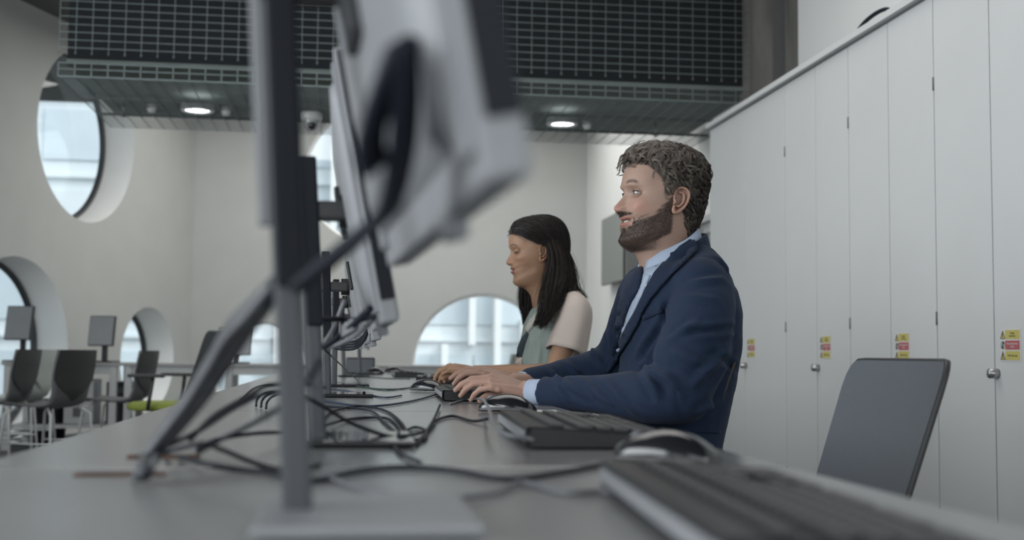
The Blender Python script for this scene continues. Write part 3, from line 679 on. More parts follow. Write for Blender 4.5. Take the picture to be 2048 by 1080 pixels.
# ================================================================ CHAIRS
def make_task_chair(back_w=.44, back_h=.42, top=.845, fab='chairfab', name='task_chair'):
    """faces local +Y, origin on the floor under the seat"""
    e = empty(name, (0, 0, 0), None, 'chair'); loc = dict(local=True)
    zb = top-back_h; rec = math.tan(R(18))
    def bp_(u, v, off=0.0):   # u -1..1 across, v 0..1 up
        wv = back_w/2*(.93+.07*v); x = u*wv
        y = -.235-rec*v*back_h-.0+.030*u*u+off; z = zb+v*back_h
        return Vector((x, y, z))
    nu, nv = 20, 16; f = []; bk2 = []
    def edge(u, v):
        r = .12; au, av = abs(u), v
        if v > 1-r and au > 1-r*1.1:
            cu_, cv = 1-r*1.1, 1-r; du, dv = (au-cu_)/(r*1.1), (v-cv)/r; l = max(du, dv); n = math.hypot(du, dv)
            if n > 0: du, dv = du/n*l, dv/n*l
            return math.copysign(cu_+du*r*1.1, u), cv+dv*r
        return u, v
    for j in range(nv+1):
        f.append([bp_(*edge(-1+2*i/nu, j/nv)) for i in range(nu+1)]); bk2.append([bp_(*edge(-1+2*i/nu, j/nv), -.012) for i in range(nu+1)])
    b = MB(); b.grid(f); b.grid(bk2, flip=True); b.build('backrest', M[fab], e, **loc)
    rim = [bp_(*edge(-1, j/nv), -.006) for j in range(nv+1)]+[bp_(*edge(-1+2*i/nu, 1), -.006) for i in range(1, nu+1)]+[bp_(*edge(1, 1-j/nv), -.006) for j in range(1, nv+1)]+[bp_(1-2*i/nu, 0, -.006) for i in range(1, nu+1)]
    MB().tube(rim, .0050, 8).build('back_rim', M['chairshell'], e, **loc)
    MB().tube([(0, -.05, .40), (0, -.22, .40), (0, -.30, .50), (0, -.30, .60)], .018, 10, 6).build('back_support', M['black'], e, **loc)
    s = MB(); rows = []
    for i, (k, z) in enumerate(((.0, .425), (.8, .425), (.97, .435), (1, .455), (.97, .475), (.85, .487), (.5, .49), (0.01, .487))):
        rows.append([(.24*k*math.copysign(abs(math.cos(a))**.55, math.cos(a)), .01+.23*k*math.copysign(abs(math.sin(a))**.55, math.sin(a)), z) for a in [2*math.pi*j/32 for j in range(32)]])
    s.grid(rows, closed=True); s.build('seat', M['green' if fab == 'green' else 'chairfab'], e, **loc)
    MB().lathe([(.028, .09), (.028, .25), (.018, .25), (.018, .42)], n=16).build('gas_column', M['black'], e, **loc)
    for k in range(5):
        a = 2*math.pi*k/5+.3; d_ = Vector((math.cos(a), math.sin(a), 0))
        MB().tube([(0, 0, .10), d_*.15+Vector((0, 0, .085)), d_*.29+Vector((0, 0, .065))], [.026, .022, .015], 10).build('base_spoke', M['black'], e, **loc)
        n = d_.cross(Vector((0, 0, 1))); c = d_*.29+Vector((0, 0, .026)); c2 = MB(); c2.cyl(c-n*.012, c+n*.012, .025, n=16); c2.build('caster', M['blackgloss'], e, **loc)
    return e
tc = make_task_chair()
tl, tr_ = atx(1690, 724, 1.03), atx(1889, 724, 1.03)
ch = (tl+tr_)/2; print('chair', tl, tr_)
# rz = 90 deg faces -X ; back top is .235+.097 behind the origin
place(tc, False, (1.045-.355, ch.y, 0), R(88), 'empty charcoal chair with a mesh back at the right of the desk')
place(tc, True, (.570, 2.95, 0), R(86), 'black chair the man is sitting on, its back behind him')
place(tc, True, (.50, 4.05, 0), R(92), 'black chair the woman is sitting on, hidden behind the man')

def make_shell_chair(m_shell, m_pad, w_=.44):
    """four-legged chair with a waisted one-piece back, faces local +Y"""
    e = empty('visitor_chair', (0, 0, 0), None, 'chair'); loc = dict(local=True)
    # shell: seat sweeping up into the back
    prof = [(.24, .455), (.20, .465), (.08, .455), (-.06, .445), (-.14, .455), (-.19, .49), (-.215, .54), (-.225, .60), (-.235, .68), (-.25, .76), (-.262, .85)]
    wid = [.17, .19, .20, .195, .185, .18, .182, .19, .20, .20, .185]
    f = []; b = []
    for i, ((y, z), hw) in enumerate(zip(prof, wid)):
        p = Vector((0, y, z)); q = Vector((0, prof[min(i+1, 10)][0]-prof[max(i-1, 0)][0], prof[min(i+1, 10)][1]-prof[max(i-1, 0)][1])).normalized(); n = Vector((0, q.z, -q.y))
        if n.z < 0 and i < 4: n = -n
        f.append([Vector((hw*u, y, z))+Vector((0, .035*u*u*(1 if i > 4 else .2), .02*u*u*(1 if i < 5 else 0))) for u in [k/6-1 for k in range(13)]])
        b.append([v+Vector((0, -.012 if i > 4 else 0, -.012 if i <= 6 else 0)) for v in f[-1]])
    s = MB(); s.grid(f); s.grid(b, flip=True)
    s.grid([[r_[0] for r_ in f], [r_[0] for r_ in b]], smooth=False); s.grid([[r_[-1] for r_ in f], [r_[-1] for r_ in b]], smooth=False); s.grid([f[-1], b[-1]], smooth=False); s.grid([f[0], b[0]], smooth=False)
    s.build('shell', m_shell, e, **loc)
    # dark pad on the back that runs to a point
    rows = []
    for t in [k/8 for k in range(9)]:
        i = 5+t*5; i0 = min(int(i), 9); fr_ = i-i0; y = prof[i0][0]*(1-fr_)+prof[i0+1][0]*fr_; z = prof[i0][1]*(1-fr_)+prof[i0+1][1]*fr_; hw = (wid[i0]*(1-fr_)+wid[i0+1]*fr_)*min(1, .05+t*2.0)
        rows.append([(hw*u, y+.035*(hw*u/.22)**2-.019, z) for u in [k/4-1 for k in range(9)]])
    p_ = MB(); p_.grid(rows); p_.grid([[(x, y+.006, z) for x, y, z in r_] for r_ in rows], flip=True); p_.build('back_pad', m_pad, e, **loc)
    for sx_ in (-1, 1):
        for sy_ in (-1, 1):
            MB().tube([(sx_*.15, sy_*.13, .445), (sx_*.20, sy_*.20, .40), (sx_*.225, sy_*.235, .0)], .010, 8).build('leg', M['whitemetal'], e, **loc)
        MB().tube([(sx_*.21, -.215, .20), (sx_*.21, .215, .20)], .007, 6).build('side_rail', M['whitemetal'], e, **loc)
    return e
sc = make_shell_chair(M['chairgrey'], M['chairshell'])
def sp(px, Y): return (at(px, 700, Y).x, Y, 0)
sh = [(-4, 9.5, 78, 'dark shell chair at the left edge of the picture'), (100, 8.9, 62, 'dark shell chair seen from behind with a pointed pad, under the lone left monitor'),
      (240, 9.9, 78, 'dark shell chair standing alone before the smallest arched left window')]
for i, (px, Y, rz, lab) in enumerate(sh): place(sc, i > 0, sp(px, Y), R(rz), lab, 'dark shell chairs by the left windows')
sg = make_shell_chair(M['chairpale'], M['chairpale'])
place(sg, False, sp(38, 10.05), R(80), 'grey-green shell chair between the dark ones at the left', 'grey-green shell chairs')
place(sg, True, sp(982, 9.2), R(62), 'grey-green shell chair before the big round back window', 'grey-green shell chairs')
place(sg, True, sp(1040, 8.3), R(62), 'grey-green shell chair just left of the chest of the woman', 'grey-green shell chairs')
# high-backed task chair with green seat
gc = make_task_chair(.46, .50, .99, 'chairfab', 'office_chair')
for c in list(gc.children):
    if c.name.startswith('seat'): c.data.materials.clear(); c.data.materials.append(M['green']); c['label'] = 'lime green seat'
for s in (-1, 1):
    MB().tube([(s*.27, .02, .44), (s*.30, .0, .50), (s*.29, -.02, .66)], .014, 8, 4).build('arm_post', M['black'], gc, local=True)
    MB().box((s*.29, .03, .675), (.07, .25, .025), bev=.01).build('armrest', M['black'], gc, local=True)
place(gc, False, sp(335, 8.9), R(76), 'high-backed black office chair with a lime green seat and armrests')

# ================================================================ TABLES BY THE LEFT WINDOWS
def work_table(x0, x1, y0, y1, z, lab, shelf=False):
    e = empty('work_table', ((x0+x1)/2, (y0+y1)/2, 0), lab, 'table')
    MB().box(((x0+x1)/2, (y0+y1)/2, z-.0125), (x1-x0, y1-y0, .025), bev=.003).build('tabletop', M['deskedge'], e)
    for x in (x0+.05, x1-.05):
        for y in (y0+.05, y1-.05): MB().box((x, y, (z-.025)/2), (.06, .06, z-.025), bev=.004).build('leg', M['whitemetal'], e)
        MB().box((x, (y0+y1)/2, .12), (.05, y1-y0-.1, .04)).build('foot_rail', M['whitemetal'], e)
    MB().box(((x0+x1)/2, y0+.05, z-.06), (x1-x0-.1, .03, .07)).build('apron', M['whitemetal'], e)
    if shelf: MB().box(((x0+x1)/2, (y0+y1)/2, .20), (x1-x0-.14, y1-y0-.12, .03)).build('shelf', M['whitemetal'], e)
    return e
TY = 10.6
tx = [-2.86, at(238, 727, TY).x, at(345, 727, TY).x, at(640, 727, TY).x]
TZ = at(250, 726, TY).z
work_table(tx[0], tx[1], TY, TY+.75, TZ, 'white-legged grey table with a low shelf, left under the monitors', True)
work_table(tx[1]+.02, tx[2]+.25, TY+.02, TY+.72, TZ, 'white-legged grey table before the smallest left window')
work_table(tx[2]+.42, tx[3], TY, TY+.7, TZ, 'grey table behind the cable sleeve with a monitor on it')
def desk_monitor(px0, px1, py0, py1, Y, rz, lab, z0, first=None):
    """stand monitor, screen faces local -Y"""
    a, b = at(px0, py1, Y), at(px1, py0, Y); W_ = (b.x-a.x)/math.cos(rz); H_ = b.z-a.z; zc = a.z-z0
    e = empty('desk_monitor', ((a.x+b.x)/2, Y+.02, z0), lab, 'monitor', 'monitors on the tables by the left windows', rz)
    tq = Matrix.Rotation(R(-8), 3, 'X')
    MB().box((0, 0, zc+H_/2), (W_, .035, H_), tq, .005).build('housing', M['black'], e, local=True)
    MB().box(tq @ Vector((0, -.0185, 0))+Vector((0, 0, zc+H_/2)), (W_-.015, .003, H_-.015), tq).build('display_panel', M['screen'], e, local=True)
    MB().box((0, .06, (zc+H_*.4)/2), (.05, .02, zc+H_*.4), None, .004).build('stand_column', M['black'], e, local=True)
    MB().box((0, .03, .008), (.24, .18, .014), None, .004).build('stand_foot', M['black'], e, local=True)
    return e
desk_monitor(8, 68, 612, 680, TY+.22, R(-20), 'tilted grey monitor before the large arched window at the left edge', TZ)
desk_monitor(176, 231, 632, 692, TY+.24, R(-16), 'grey monitor standing alone on the left table against the plain wall', TZ)
desk_monitor(436, 503, 656, 710, TY+.25, R(-4), 'dark monitor seen through the blurred cable sleeve', TZ)
pc = empty('computer_tower', (0, 0, 0), 'white computer tower on the low shelf of the left table', 'computer')
a, b = at(134, 866, TY+.3), at(190, 815, TY+.3); pc.location = ((a.x+b.x)/2, TY+.35, .215)
MB().box(((a.x+b.x)/2, TY+.35, .215+.19), (b.x-a.x+.02, .34, .38), bev=.008).build('case', M['whitemetal'], pc)
MB().box(((a.x+b.x)/2, TY+.178, .215+.10), (.09, .004, .08)).build('drive_panel', M['chairgrey'], pc)
pc2 = empty('computer_tower', (b.x+.17, TY+.4, .215), 'dark computer tower right of the white one on the shelf', 'computer')
MB().box((b.x+.19, TY+.4, .215+.18), (.17, .36, .36), bev=.008).build('case', M['black'], pc2)
MB().box((b.x+.19, TY+.218, .215+.29), (.12, .004, .05)).build('drive_panel', M['chairgrey'], pc2)
p = at(30, 900, 10.4); wb = empty('waste_bin', (p.x+.12, 10.95, 0), 'black waste bin on the floor at the left edge under the table', 'bin')
MB().lathe([(0, .01), (.14, .01), (.17, .40), (.175, .41), (.16, .41), (.13, .02), (0, .02)], (p.x+.12, 10.95, 0), 28).build('bin_body', M['black'], wb)
MB().lathe([(.172, .395), (.182, .40), (.182, .415), (.172, .42)], (p.x+.12, 10.95, 0), 28).build('bin_rim', M['chairgrey'], wb)
# long low side table beneath the big back window
work_table(at(755, 740, 11.6).x, at(940, 740, 11.6).x, 11.6, 12.2, at(850, 731, 11.6).z, 'low grey table under the big round back window')
# ================================================================ TOOLS FOR THE FIGURES
def lerp_tab(tab, x):
    xs = [t[0] for t in tab]; ys = [t[1] for t in tab]; return np.interp(x, xs, ys)
def smooth_rows(rows, n):
    """rows: list of tuples; cubic resampling to n rows"""
    A = np.array(rows, float); m_ = len(A)
    t = np.linspace(0, m_-1-1e-6, n); i = t.astype(int); f = (t-i)[:, None]
    P = np.vstack([2*A[0]-A[1], A, 2*A[-1]-A[-2]])
    a, b, c, d = P[i], P[i+1], P[i+2], P[i+3]
    return .5*((2*b)+(c-a)*f+(2*a-5*b+4*c-d)*f*f+(3*b-a-3*c+d)*f**3)
def vnormals(V, F):
    N = np.zeros_like(V); T = []
    for f in F:
        for k in range(1, len(f)-1): T.append((f[0], f[k], f[k+1]))
    T = np.array(T); n = np.cross(V[T[:, 1]]-V[T[:, 0]], V[T[:, 2]]-V[T[:, 0]])
    for k in range(3): np.add.at(N, T[:, k], n)
    l = np.linalg.norm(N, axis=1); l[l == 0] = 1; return N/l[:, None]
def remesh(mb, voxel, smooth=6, fac=.5):
    me = bpy.data.meshes.new('t'); me.from_pydata([tuple(v) for v in mb.v], [], mb.f)
    o = bpy.data.objects.new('t', me); COL.objects.link(o)
    m = o.modifiers.new('r', 'REMESH'); m.mode = 'VOXEL'; m.voxel_size = voxel
    s = o.modifiers.new('s', 'SMOOTH'); s.iterations = smooth; s.factor = fac
    dg = bpy.context.evaluated_depsgraph_get(); e = o.evaluated_get(dg).to_mesh()
    V = np.empty(len(e.vertices)*3); e.vertices.foreach_get('co', V); V = V.reshape(-1, 3)
    F = [tuple(p.vertices) for p in e.polygons]; o.evaluated_get(dg).to_mesh_clear(); bpy.data.objects.remove(o)
    return V, F
def mesh_obj(name, V, F, m, parent, vcol=None, smooth=True, kind=None):
    me = bpy.data.meshes.new(name)
    W = world_of(parent).inverted() if parent else Matrix()
    A = np.array(W.to_3x3()); V2 = np.asarray(V) @ A.T+np.array(W.translation)
    me.from_pydata([tuple(v) for v in V2], [], [tuple(int(i) for i in f) for f in F]); me.polygons.foreach_set('use_smooth', [smooth]*len(F))
    if vcol is not None:
        c = me.color_attributes.new('col', 'FLOAT_COLOR', 'POINT'); q = np.ones((len(V), 4)); q[:, :3] = vcol; c.data.foreach_set('color', q.ravel())
    me.materials.append(m); o = bpy.data.objects.new(name, me); COL.objects.link(o); o.parent = parent
    if kind: o['kind'] = kind
    return o
def join(parts):
    Vs, Fs, Cs = [], [], []; o = 0
    for V, F, C in parts:
        V = np.asarray(V, float); Vs.append(V); Fs += [tuple(i+o for i in f) for f in F]; o += len(V)
        C = np.asarray(C, float); Cs.append(np.tile(C, (len(V), 1)) if C.ndim == 1 else C)
    return np.vstack(Vs), Fs, np.vstack(Cs)
def G(y, z, cy, cz, sy, sz): return np.exp(-((y-cy)/sy)**2-((z-cz)/sz)**2)
def hashn(P, s):
    """cheap smooth noise from summed sines"""
    x, y, z = P[:, 0]*s, P[:, 1]*s, P[:, 2]*s
    return (np.sin(x*1.7+y*2.3+1.3)+np.sin(y*1.9-z*2.1+.7)+np.sin(z*2.7+x*1.1+2.1)+np.sin((x+y+z)*1.3+np.sin(x*2.9)+np.sin(z*3.3)))/4

def head_mesh(p):
    """local frame: +x forward, +y the person's left, z up, z=0 chin, x=0 ear line. returns V, F, C and a dict"""
    f = p['fem']; w = .93 if f else 1.0
    F_ = [(.040, -.12), (.044, -.08), (.048, -.040), (.060, -.014), (.080, -.005), (.092, .002), (.099, .014), (.095, .032), (.0985, .048), (.0975, .058), (.100, .068), (.0985, .078), (.0965, .100), (.092, .123), (.0985, .145), (.097, .170), (.086, .197), (.062, .219), (.030, .231), (-.008, .235)]
    S_ = [(-.025, .062, -.12), (-.022, .058, -.07), (-.016, .057, -.030), (-.008, .059, -.004), (.0, .062, .015), (.004, .0645, .028), (.005, .067, .040), (.003, .069, .054), (.001, .0705, .067), (.0, .0715, .076), (.0, .0725, .085), (0, .0735, .094), (0, .075, .110), (-.003, .0765, .129), (-.006, .0775, .147), (-.009, .0775, .167), (-.011, .074, .190), (-.012, .062, .212), (-.013, .042, .227), (-.014, .012, .2345)]
    B_ = [(-.095, -.10), (-.086, -.055), (-.080, -.015), (-.079, .015), (-.081, .035), (-.083, .048), (-.086, .060), (-.090, .074), (-.094, .086), (-.097, .095), (-.099, .103), (-.101, .111), (-.103, .124), (-.105, .139), (-.105, .153), (-.103, .170), (-.096, .192), (-.080, .212), (-.055, .226), (-.020, .2345)]
    if f:
        S_ = [(x, y*float(np.interp(i, [0, 3, 6, 9, 12], [.78, .80, .86, .91, .94])), z) for i, (x, y, z) in enumerate(S_)]
        F_ = [(x-(.008 if i < 3 else (.002 if i < 7 else 0)), z) for i, (x, z) in enumerate(F_)]
        B_ = [(x*(.86 if i < 5 else 1), z) for i, (x, z) in enumerate(B_)]
    NR, NC = 190, 192
    Fr, Sr, Br = smooth_rows(F_, NR), smooth_rows(S_, NR), smooth_rows(B_, NR)
    u = np.linspace(0, 1, NC, endpoint=False); th = 2*np.pi*u-.38*np.sin(2*np.pi*u)  # denser at the front
    c, s = np.cos(th), np.sin(th)
    X = np.zeros((NR, NC)); Y = np.zeros((NR, NC)); Z = np.zeros((NR, NC))
    zz = Sr[:, 2]
    pw = np.interp(Fr[:, 1], [-.02, .0, .05, .09, .13, .18], [1, 1, .98, .86, .74, .85])[:, None]
    cc = np.sign(c)[None, :]*np.abs(c)[None, :]**np.where(c[None, :] > 0, pw, .95)
    fr = c[None, :] > 0
    X = np.where(fr, Sr[:, 0:1]+(Fr[:, 0:1]-Sr[:, 0:1])*cc, Sr[:, 0:1]+(Sr[:, 0:1]-Br[:, 0:1])*cc)
    wz = np.abs(c)[None, :]**1.3
    Z = np.where(fr, Sr[:, 2:3]+(Fr[:, 1:2]-Sr[:, 2:3])*wz, Sr[:, 2:3]+(Br[:, 1:2]-Sr[:, 2:3])*wz)
    Y = Sr[:, 1:2]*s[None, :]
    V = np.stack([X, Y, Z], -1).reshape(-1, 3)
    Fc = []
    for i in range(NR-1):
        for k in range(NC):
            k2 = (k+1) % NC; Fc.append((i*NC+k, i*NC+k2, (i+1)*NC+k2, (i+1)*NC+k))
    Fc.append(tuple((NR-1)*NC+k for k in range(NC)))
    x, y, z = V[:, 0].copy(), V[:, 1].copy(), V[:, 2].copy(); ay = np.abs(y)
    front = np.clip((x-.02)/.05, 0, 1)
    N = vnormals(V, Fc); dn = np.zeros(len(V)); dx = np.zeros(len(V)); dz = np.zeros(len(V))
    # nose
    k = .82 if f else 1.0
    prot = np.interp(z, [.070, .0765, .080, .0865, .092, .100, .110, .120, .130, .136], [0, .008, .0195, .0240, .0236, .0175, .0115, .0065, .0025, 0])*k
    sg = np.interp(z, [.076, .086, .094, .105, .13], [.0115, .0115, .0092, .0070, .0068])*(.88 if f else 1)
    dx += prot*np.exp(-(ay/sg)**2.4)
    dx += (.0125*k)*G(ay, z, .0140*(.88 if f else 1), .0845, .0056, .0065)
    dx -= .004*G(ay, z, .0065, .0775, .003, .0022)
    # sockets, brow, cheeks, temples
    dx -= (.0135)*G(ay, z, .032, .1235, .0150, .0105)
    dx += (.0018 if f else .0045)*G(ay, z, .028, .1425, .018, .006)
    dn += (.0045)*G(ay, z, .047, .098, .016, .014)*front
    dn -= .004*G(x, z, .045, .150, .02, .018)*(ay > .04)
    dn -= (.0035)*G(x, z, .045, .055, .018, .016)*(ay > .03)*(1 if f else .4)
    sm = p.get('smile', 0)
    if sm:
        dn += .004*G(ay, z, .040, .084, .012, .012)*front
        fold = np.abs((ay-.019)-(.086-z)*.50); dx -= .0022*np.exp(-(fold/.003)**2)*((z > .052) & (z < .088))*front
    # lips
    mw = p.get('mouth_w', .025); mz = .0585+(sm*.004)*(ay/mw)**2
    lm = np.clip(1-(ay/mw)**2.2, 0, 1)*front
    gap = p.get('gap', .0)
    ul, ll = mz+.0055+gap*.5, mz-.0065-gap*.6
    lt = .0042 if f else .0034
    dx += (.0045 if f else .003)*np.exp(-((z-ul)/lt)**2)*lm**.6+(.0055 if f else .0042)*np.exp(-((z-ll)/.0050)**2)*lm**.6
    slit = np.exp(-((z-mz)/(.0016+gap*.5))**2)*np.clip(1-(ay/(mw*1.02))**4, 0, 1)*front
    dx -= (.004+gap*1.3)*slit
    dx -= .0025*G(ay, z, 0, .0385, .016, .004)*front
    dx += (.003 if f else .005)*G(ay, z, 0, .014, .016, .012)
    V[:, 0] += dx*front; V += N*(dn)[:, None]
    P = V.copy()
    # colours
    sk = np.array(p['skin']); C = np.tile(sk, (len(V), 1))
    def mix(mask, col):
        nonlocal C
        m_ = np.clip(mask, 0, 1)[:, None]; C = C*(1-m_)+np.array(col)*m_
    n1 = hashn(P, 60); n2 = hashn(P, 260)
    C *= (1+.05*n1)[:, None]
    mix(.55*G(ay, z, 0, .088, .012, .010)*front, p['flush']); mix(.40*G(ay, z, .045, .092, .016, .014)*front, p['flush'])
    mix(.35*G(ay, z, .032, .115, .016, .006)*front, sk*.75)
    lips = ((np.exp(-((z-ul)/(lt*1.15))**4)+np.exp(-((z-ll)/.0058)**4))*(lm > .04)*np.clip(lm*3, 0, 1))
    mix(lips*.85, p['lip']); mix(slit*np.clip(.5+gap*120, 0, 1), (.03, .008, .008))
    if p.get('beard'):
        zc = np.interp(x, [-.002, .012, .026, .040, .055, .070, .085], [.128, .112, .094, .080, .071, .067, .064])
        zl = np.interp(x, [-.005, .01, .04, .07, .09, .1], [.042, .026, .008, -.006, -.010, -.010])
        side = np.clip((zc-z)/.014+.4+n1*.5+n2*.4, 0, 1)*np.clip((z-zl)/.006+n2*.5, 0, 1)*np.clip((x-.000)/.006, 0, 1)
        must = np.clip((.0800-z+.10*np.clip(ay-.018, 0, 1)*-2)/.0025+n2*.3+.3, 0, 1)*np.clip((z-(ul+.0015))/.002, 0, 1)*np.clip((.038-ay)/.004, 0, 1)*front
        chin = np.clip(((ll-.006)-z)/.003, 0, 1)*np.clip((z+.012)/.006, 0, 1)*front
        inner = (ay < mw+.006)*(z > ll-.008)*(z < ul+.004)*front
        bm_ = np.clip(side*(1-inner*(ay < mw+.003))*((x < .083) | (ay > .027)), 0, 1); bm_ = np.maximum(bm_, np.maximum(must, chin*(ay < .06)))
        bm_ *= 1-np.clip(lips*2, 0, 1); bm_ *= 1-.75*G(ay, z, .013, .041, .006, .005)*front
        mix(bm_*(.88+.1*n2), p['beard'])
    else: bm_ = np.zeros(len(V))
    if p.get('hl'): mix(np.clip((z-np.interp(x, p['hl'][0], p['hl'][1]))/.004, 0, 1)*.92, p['scalp'])
    # eyebrows
    bz = .1445+.0035*np.sin(np.clip((ay-.012)/.036, 0, 1)*math.pi)-.002*(ay > .040)+p.get('brow_up', 0)
    br = np.exp(-((z-bz)/(.0042 if not f else .0034))**4)*np.clip((ay-.012)/.004, 0, 1)*np.clip((.050-ay)/.008, 0, 1)*front
    mix(br*(.75+.2*n2), p['brow'])
    parts = [(V, Fc, C)]
    # eyes and lids
    def sph(c, r, a0, a1, n=28, m_=10, tilt=0.0, ax='y'):
        """band of a sphere about the y axis between the angles a0..a1 above the forward axis"""
        vs = []; fs = []
        for i in range(m_+1):
            a = a0+(a1-a0)*i/m_
            for k_ in range(n+1):
                b = math.pi*(k_/n-.5)
                vs.append((c[0]+r*math.cos(b)*math.cos(a), c[1]+r*math.sin(b), c[2]+r*math.cos(b)*math.sin(a)))
        for i in range(m_):
            for k_ in range(n): fs.append((i*(n+1)+k_, i*(n+1)+k_+1, (i+1)*(n+1)+k_+1, (i+1)*(n+1)+k_))
        return vs, fs
    eyes = []
    for sd in (-1, 1):
        ec = (.0745, sd*.0315*w, .1240); eyes.append(ec)
        up = p['lid_up']; lo = p['lid_lo']
        for (a0, a1, rr) in ((up, 1.9, .0136), (-1.7, lo, .0134)):
            vs, fs = sph(ec, rr, a0, a1); parts.append((vs, fs, sk*.93))
            e0 = a0 if rr == .0136 else a1
        # lid rims and lashes
        for a, rr, th_, cl in ((up, .0138, (.0020 if f else .0011), np.array(p['lash'])), (lo, .0134, .0006, sk*.7)):
            t = MB(); t.tube([(ec[0]+rr*math.cos(b)*math.cos(a), ec[1]+rr*math.sin(b), ec[2]+rr*math.cos(b)*math.sin(a)) for b in np.linspace(-1.2, 1.2, 14)], th_, 5)
            parts.append((np.array([tuple(v) for v in t.v]), t.f, cl))
    # ears
    for sd in (-1, 1):
        e = MB(); yb = .0745*w; ez = .106; q = Matrix.Rotation(R(-12), 3, 'Y')
        def ep(u_, v_, out):  # u forward, v up
            p_ = q @ Vector((u_, 0, v_)); return (p_.x-.006, sd*(yb+out+max(0, -u_)*.45), ez+p_.z)
        hel = [(.011, -.004), (.013, .010), (.012, .022), (.004, .031), (-.008, .032), (-.017, .024), (-.019, .010), (-.016, -.006), (-.010, -.018), (-.003, -.026), (.004, -.028), (.008, -.022), (.008, -.012)]
        e.tube([ep(a, b, .006) for a, b in hel], [.0022, .0026, .003, .0032, .0034, .0034, .0033, .0032, .0036, .0046, .005, .0042, .0028], 8, 4)
        e.tube([ep(a, b, .006) for a, b in ((.004, .020), (-.006, .020), (-.010, .010), (-.009, -.002), (-.003, -.012), (.004, -.013))], [.0025, .003, .0032, .003, .003, .0022], 8, 4)
        e.tube([ep(a, b, .007) for a, b in ((.010, .001), (.008, -.005), (.010, -.010))], [.003, .0036, .003], 8, 3)
        rows = []
        for t in np.linspace(0, 1, 8):
            rows.append([ep((a+.003)*(1-t)-.003, (b-.002)*(1-t)+.002, .004-.010*math.sin(t*math.pi/2)) for a, b in hel[:-1]])
        e.grid(rows, closed=True); e.grid([[ep(a*1.0, b*1.0, .004) for a, b in hel[:-1]], [ep(a*.75+.004, b*.8, -.012) for a, b in hel[:-1]]], closed=True)
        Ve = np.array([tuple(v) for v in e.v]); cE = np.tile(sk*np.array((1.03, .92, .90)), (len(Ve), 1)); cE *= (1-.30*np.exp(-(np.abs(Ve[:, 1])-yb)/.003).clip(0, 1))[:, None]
        parts.append((Ve, e.f, cE))
    return parts, dict(V=P, N=vnormals(V, Fc), F=Fc, beard=bm_, brow=br, eyes=eyes, x=x, y=y, z=z, ul=ul, ll=ll)
def frame(yaw, pitch, roll=0.0):
    """columns: forward, left, up for a person facing -X, turned towards the camera by yaw"""
    f = Vector((-math.cos(yaw), -math.sin(yaw), 0)); l = Vector((math.sin(yaw), -math.cos(yaw), 0)); u = Vector((0, 0, 1))
    f, u = f*math.cos(pitch)+u*math.sin(pitch), u*math.cos(pitch)-f*math.sin(pitch)
    l, u = l*math.cos(roll)+u*math.sin(roll), u*math.cos(roll)-l*math.sin(roll)
    return Matrix((f, l, u)).transposed()
def xf(V, Rm, O, s=1.0): return (np.asarray(V)*s) @ np.array(Rm).T+np.array(O)
def blades(P, D, L, Wd, cols, rnd, bend=None):
    """tapered two-quad hair blades: roots P, directions D"""
    n = len(P); S = rnd.normal(size=(n, 3)); S = np.cross(D, S); S /= np.linalg.norm(S, axis=1)[:, None]+1e-9
    b = bend if bend is not None else np.zeros((n, 3))
    mid = P+D*(L*.55)[:, None]+b*.35*L[:, None]; tip = P+D*L[:, None]+b*L[:, None]
    V = np.stack([P-S*Wd[:, None], P+S*Wd[:, None], mid-S*Wd[:, None]*.8, mid+S*Wd[:, None]*.8, tip], 1).reshape(-1, 3)
    F = []
    for i in range(n): o = i*5; F += [(o, o+1, o+3, o+2), (o+2, o+3, o+4)]
    return V, F, np.repeat(cols, 5, axis=0)
def eye_parts(root, eyes, Rm, O, s, look, iris):
    mw_ = mat('eye_white', (.30, .285, .27), .2, noise=.05, coat=.6); mi = mat('iris', iris, .2, noise=.3, nscale=900, coat=.8); mp_ = mat('pupil', (.003, .003, .003), .1, coat=.8, noise=.02)
    for ec in eyes:
        q = Matrix.Rotation(look[0], 3, 'Z') @ Matrix.Rotation(-look[1], 3, 'Y'); d = q @ Vector((1, 0, 0)); qq = d.to_track_quat('Z', 'Y').to_matrix()
        e = MB(); e.ell(ec, (.0125, .0125, .0125), 28, 18); V = xf([tuple(v) for v in e.v], Rm, O, s); o = mesh_obj('eyeball', V, e.f, mw_, root)
        c = Vector(ec)
        for nm, r_, off, m_ in (('iris', .0058, .01105, mi), ('pupil', .0026, .01225, mp_)):
            k = MB(); k.lathe([(0, .0014), (r_*.5, .0011), (r_, 0), (r_*1.05, -.0005)], c+d*off, 24, qq); mesh_obj(nm, xf([tuple(v) for v in k.v], Rm, O, s), k.f, m_, o)

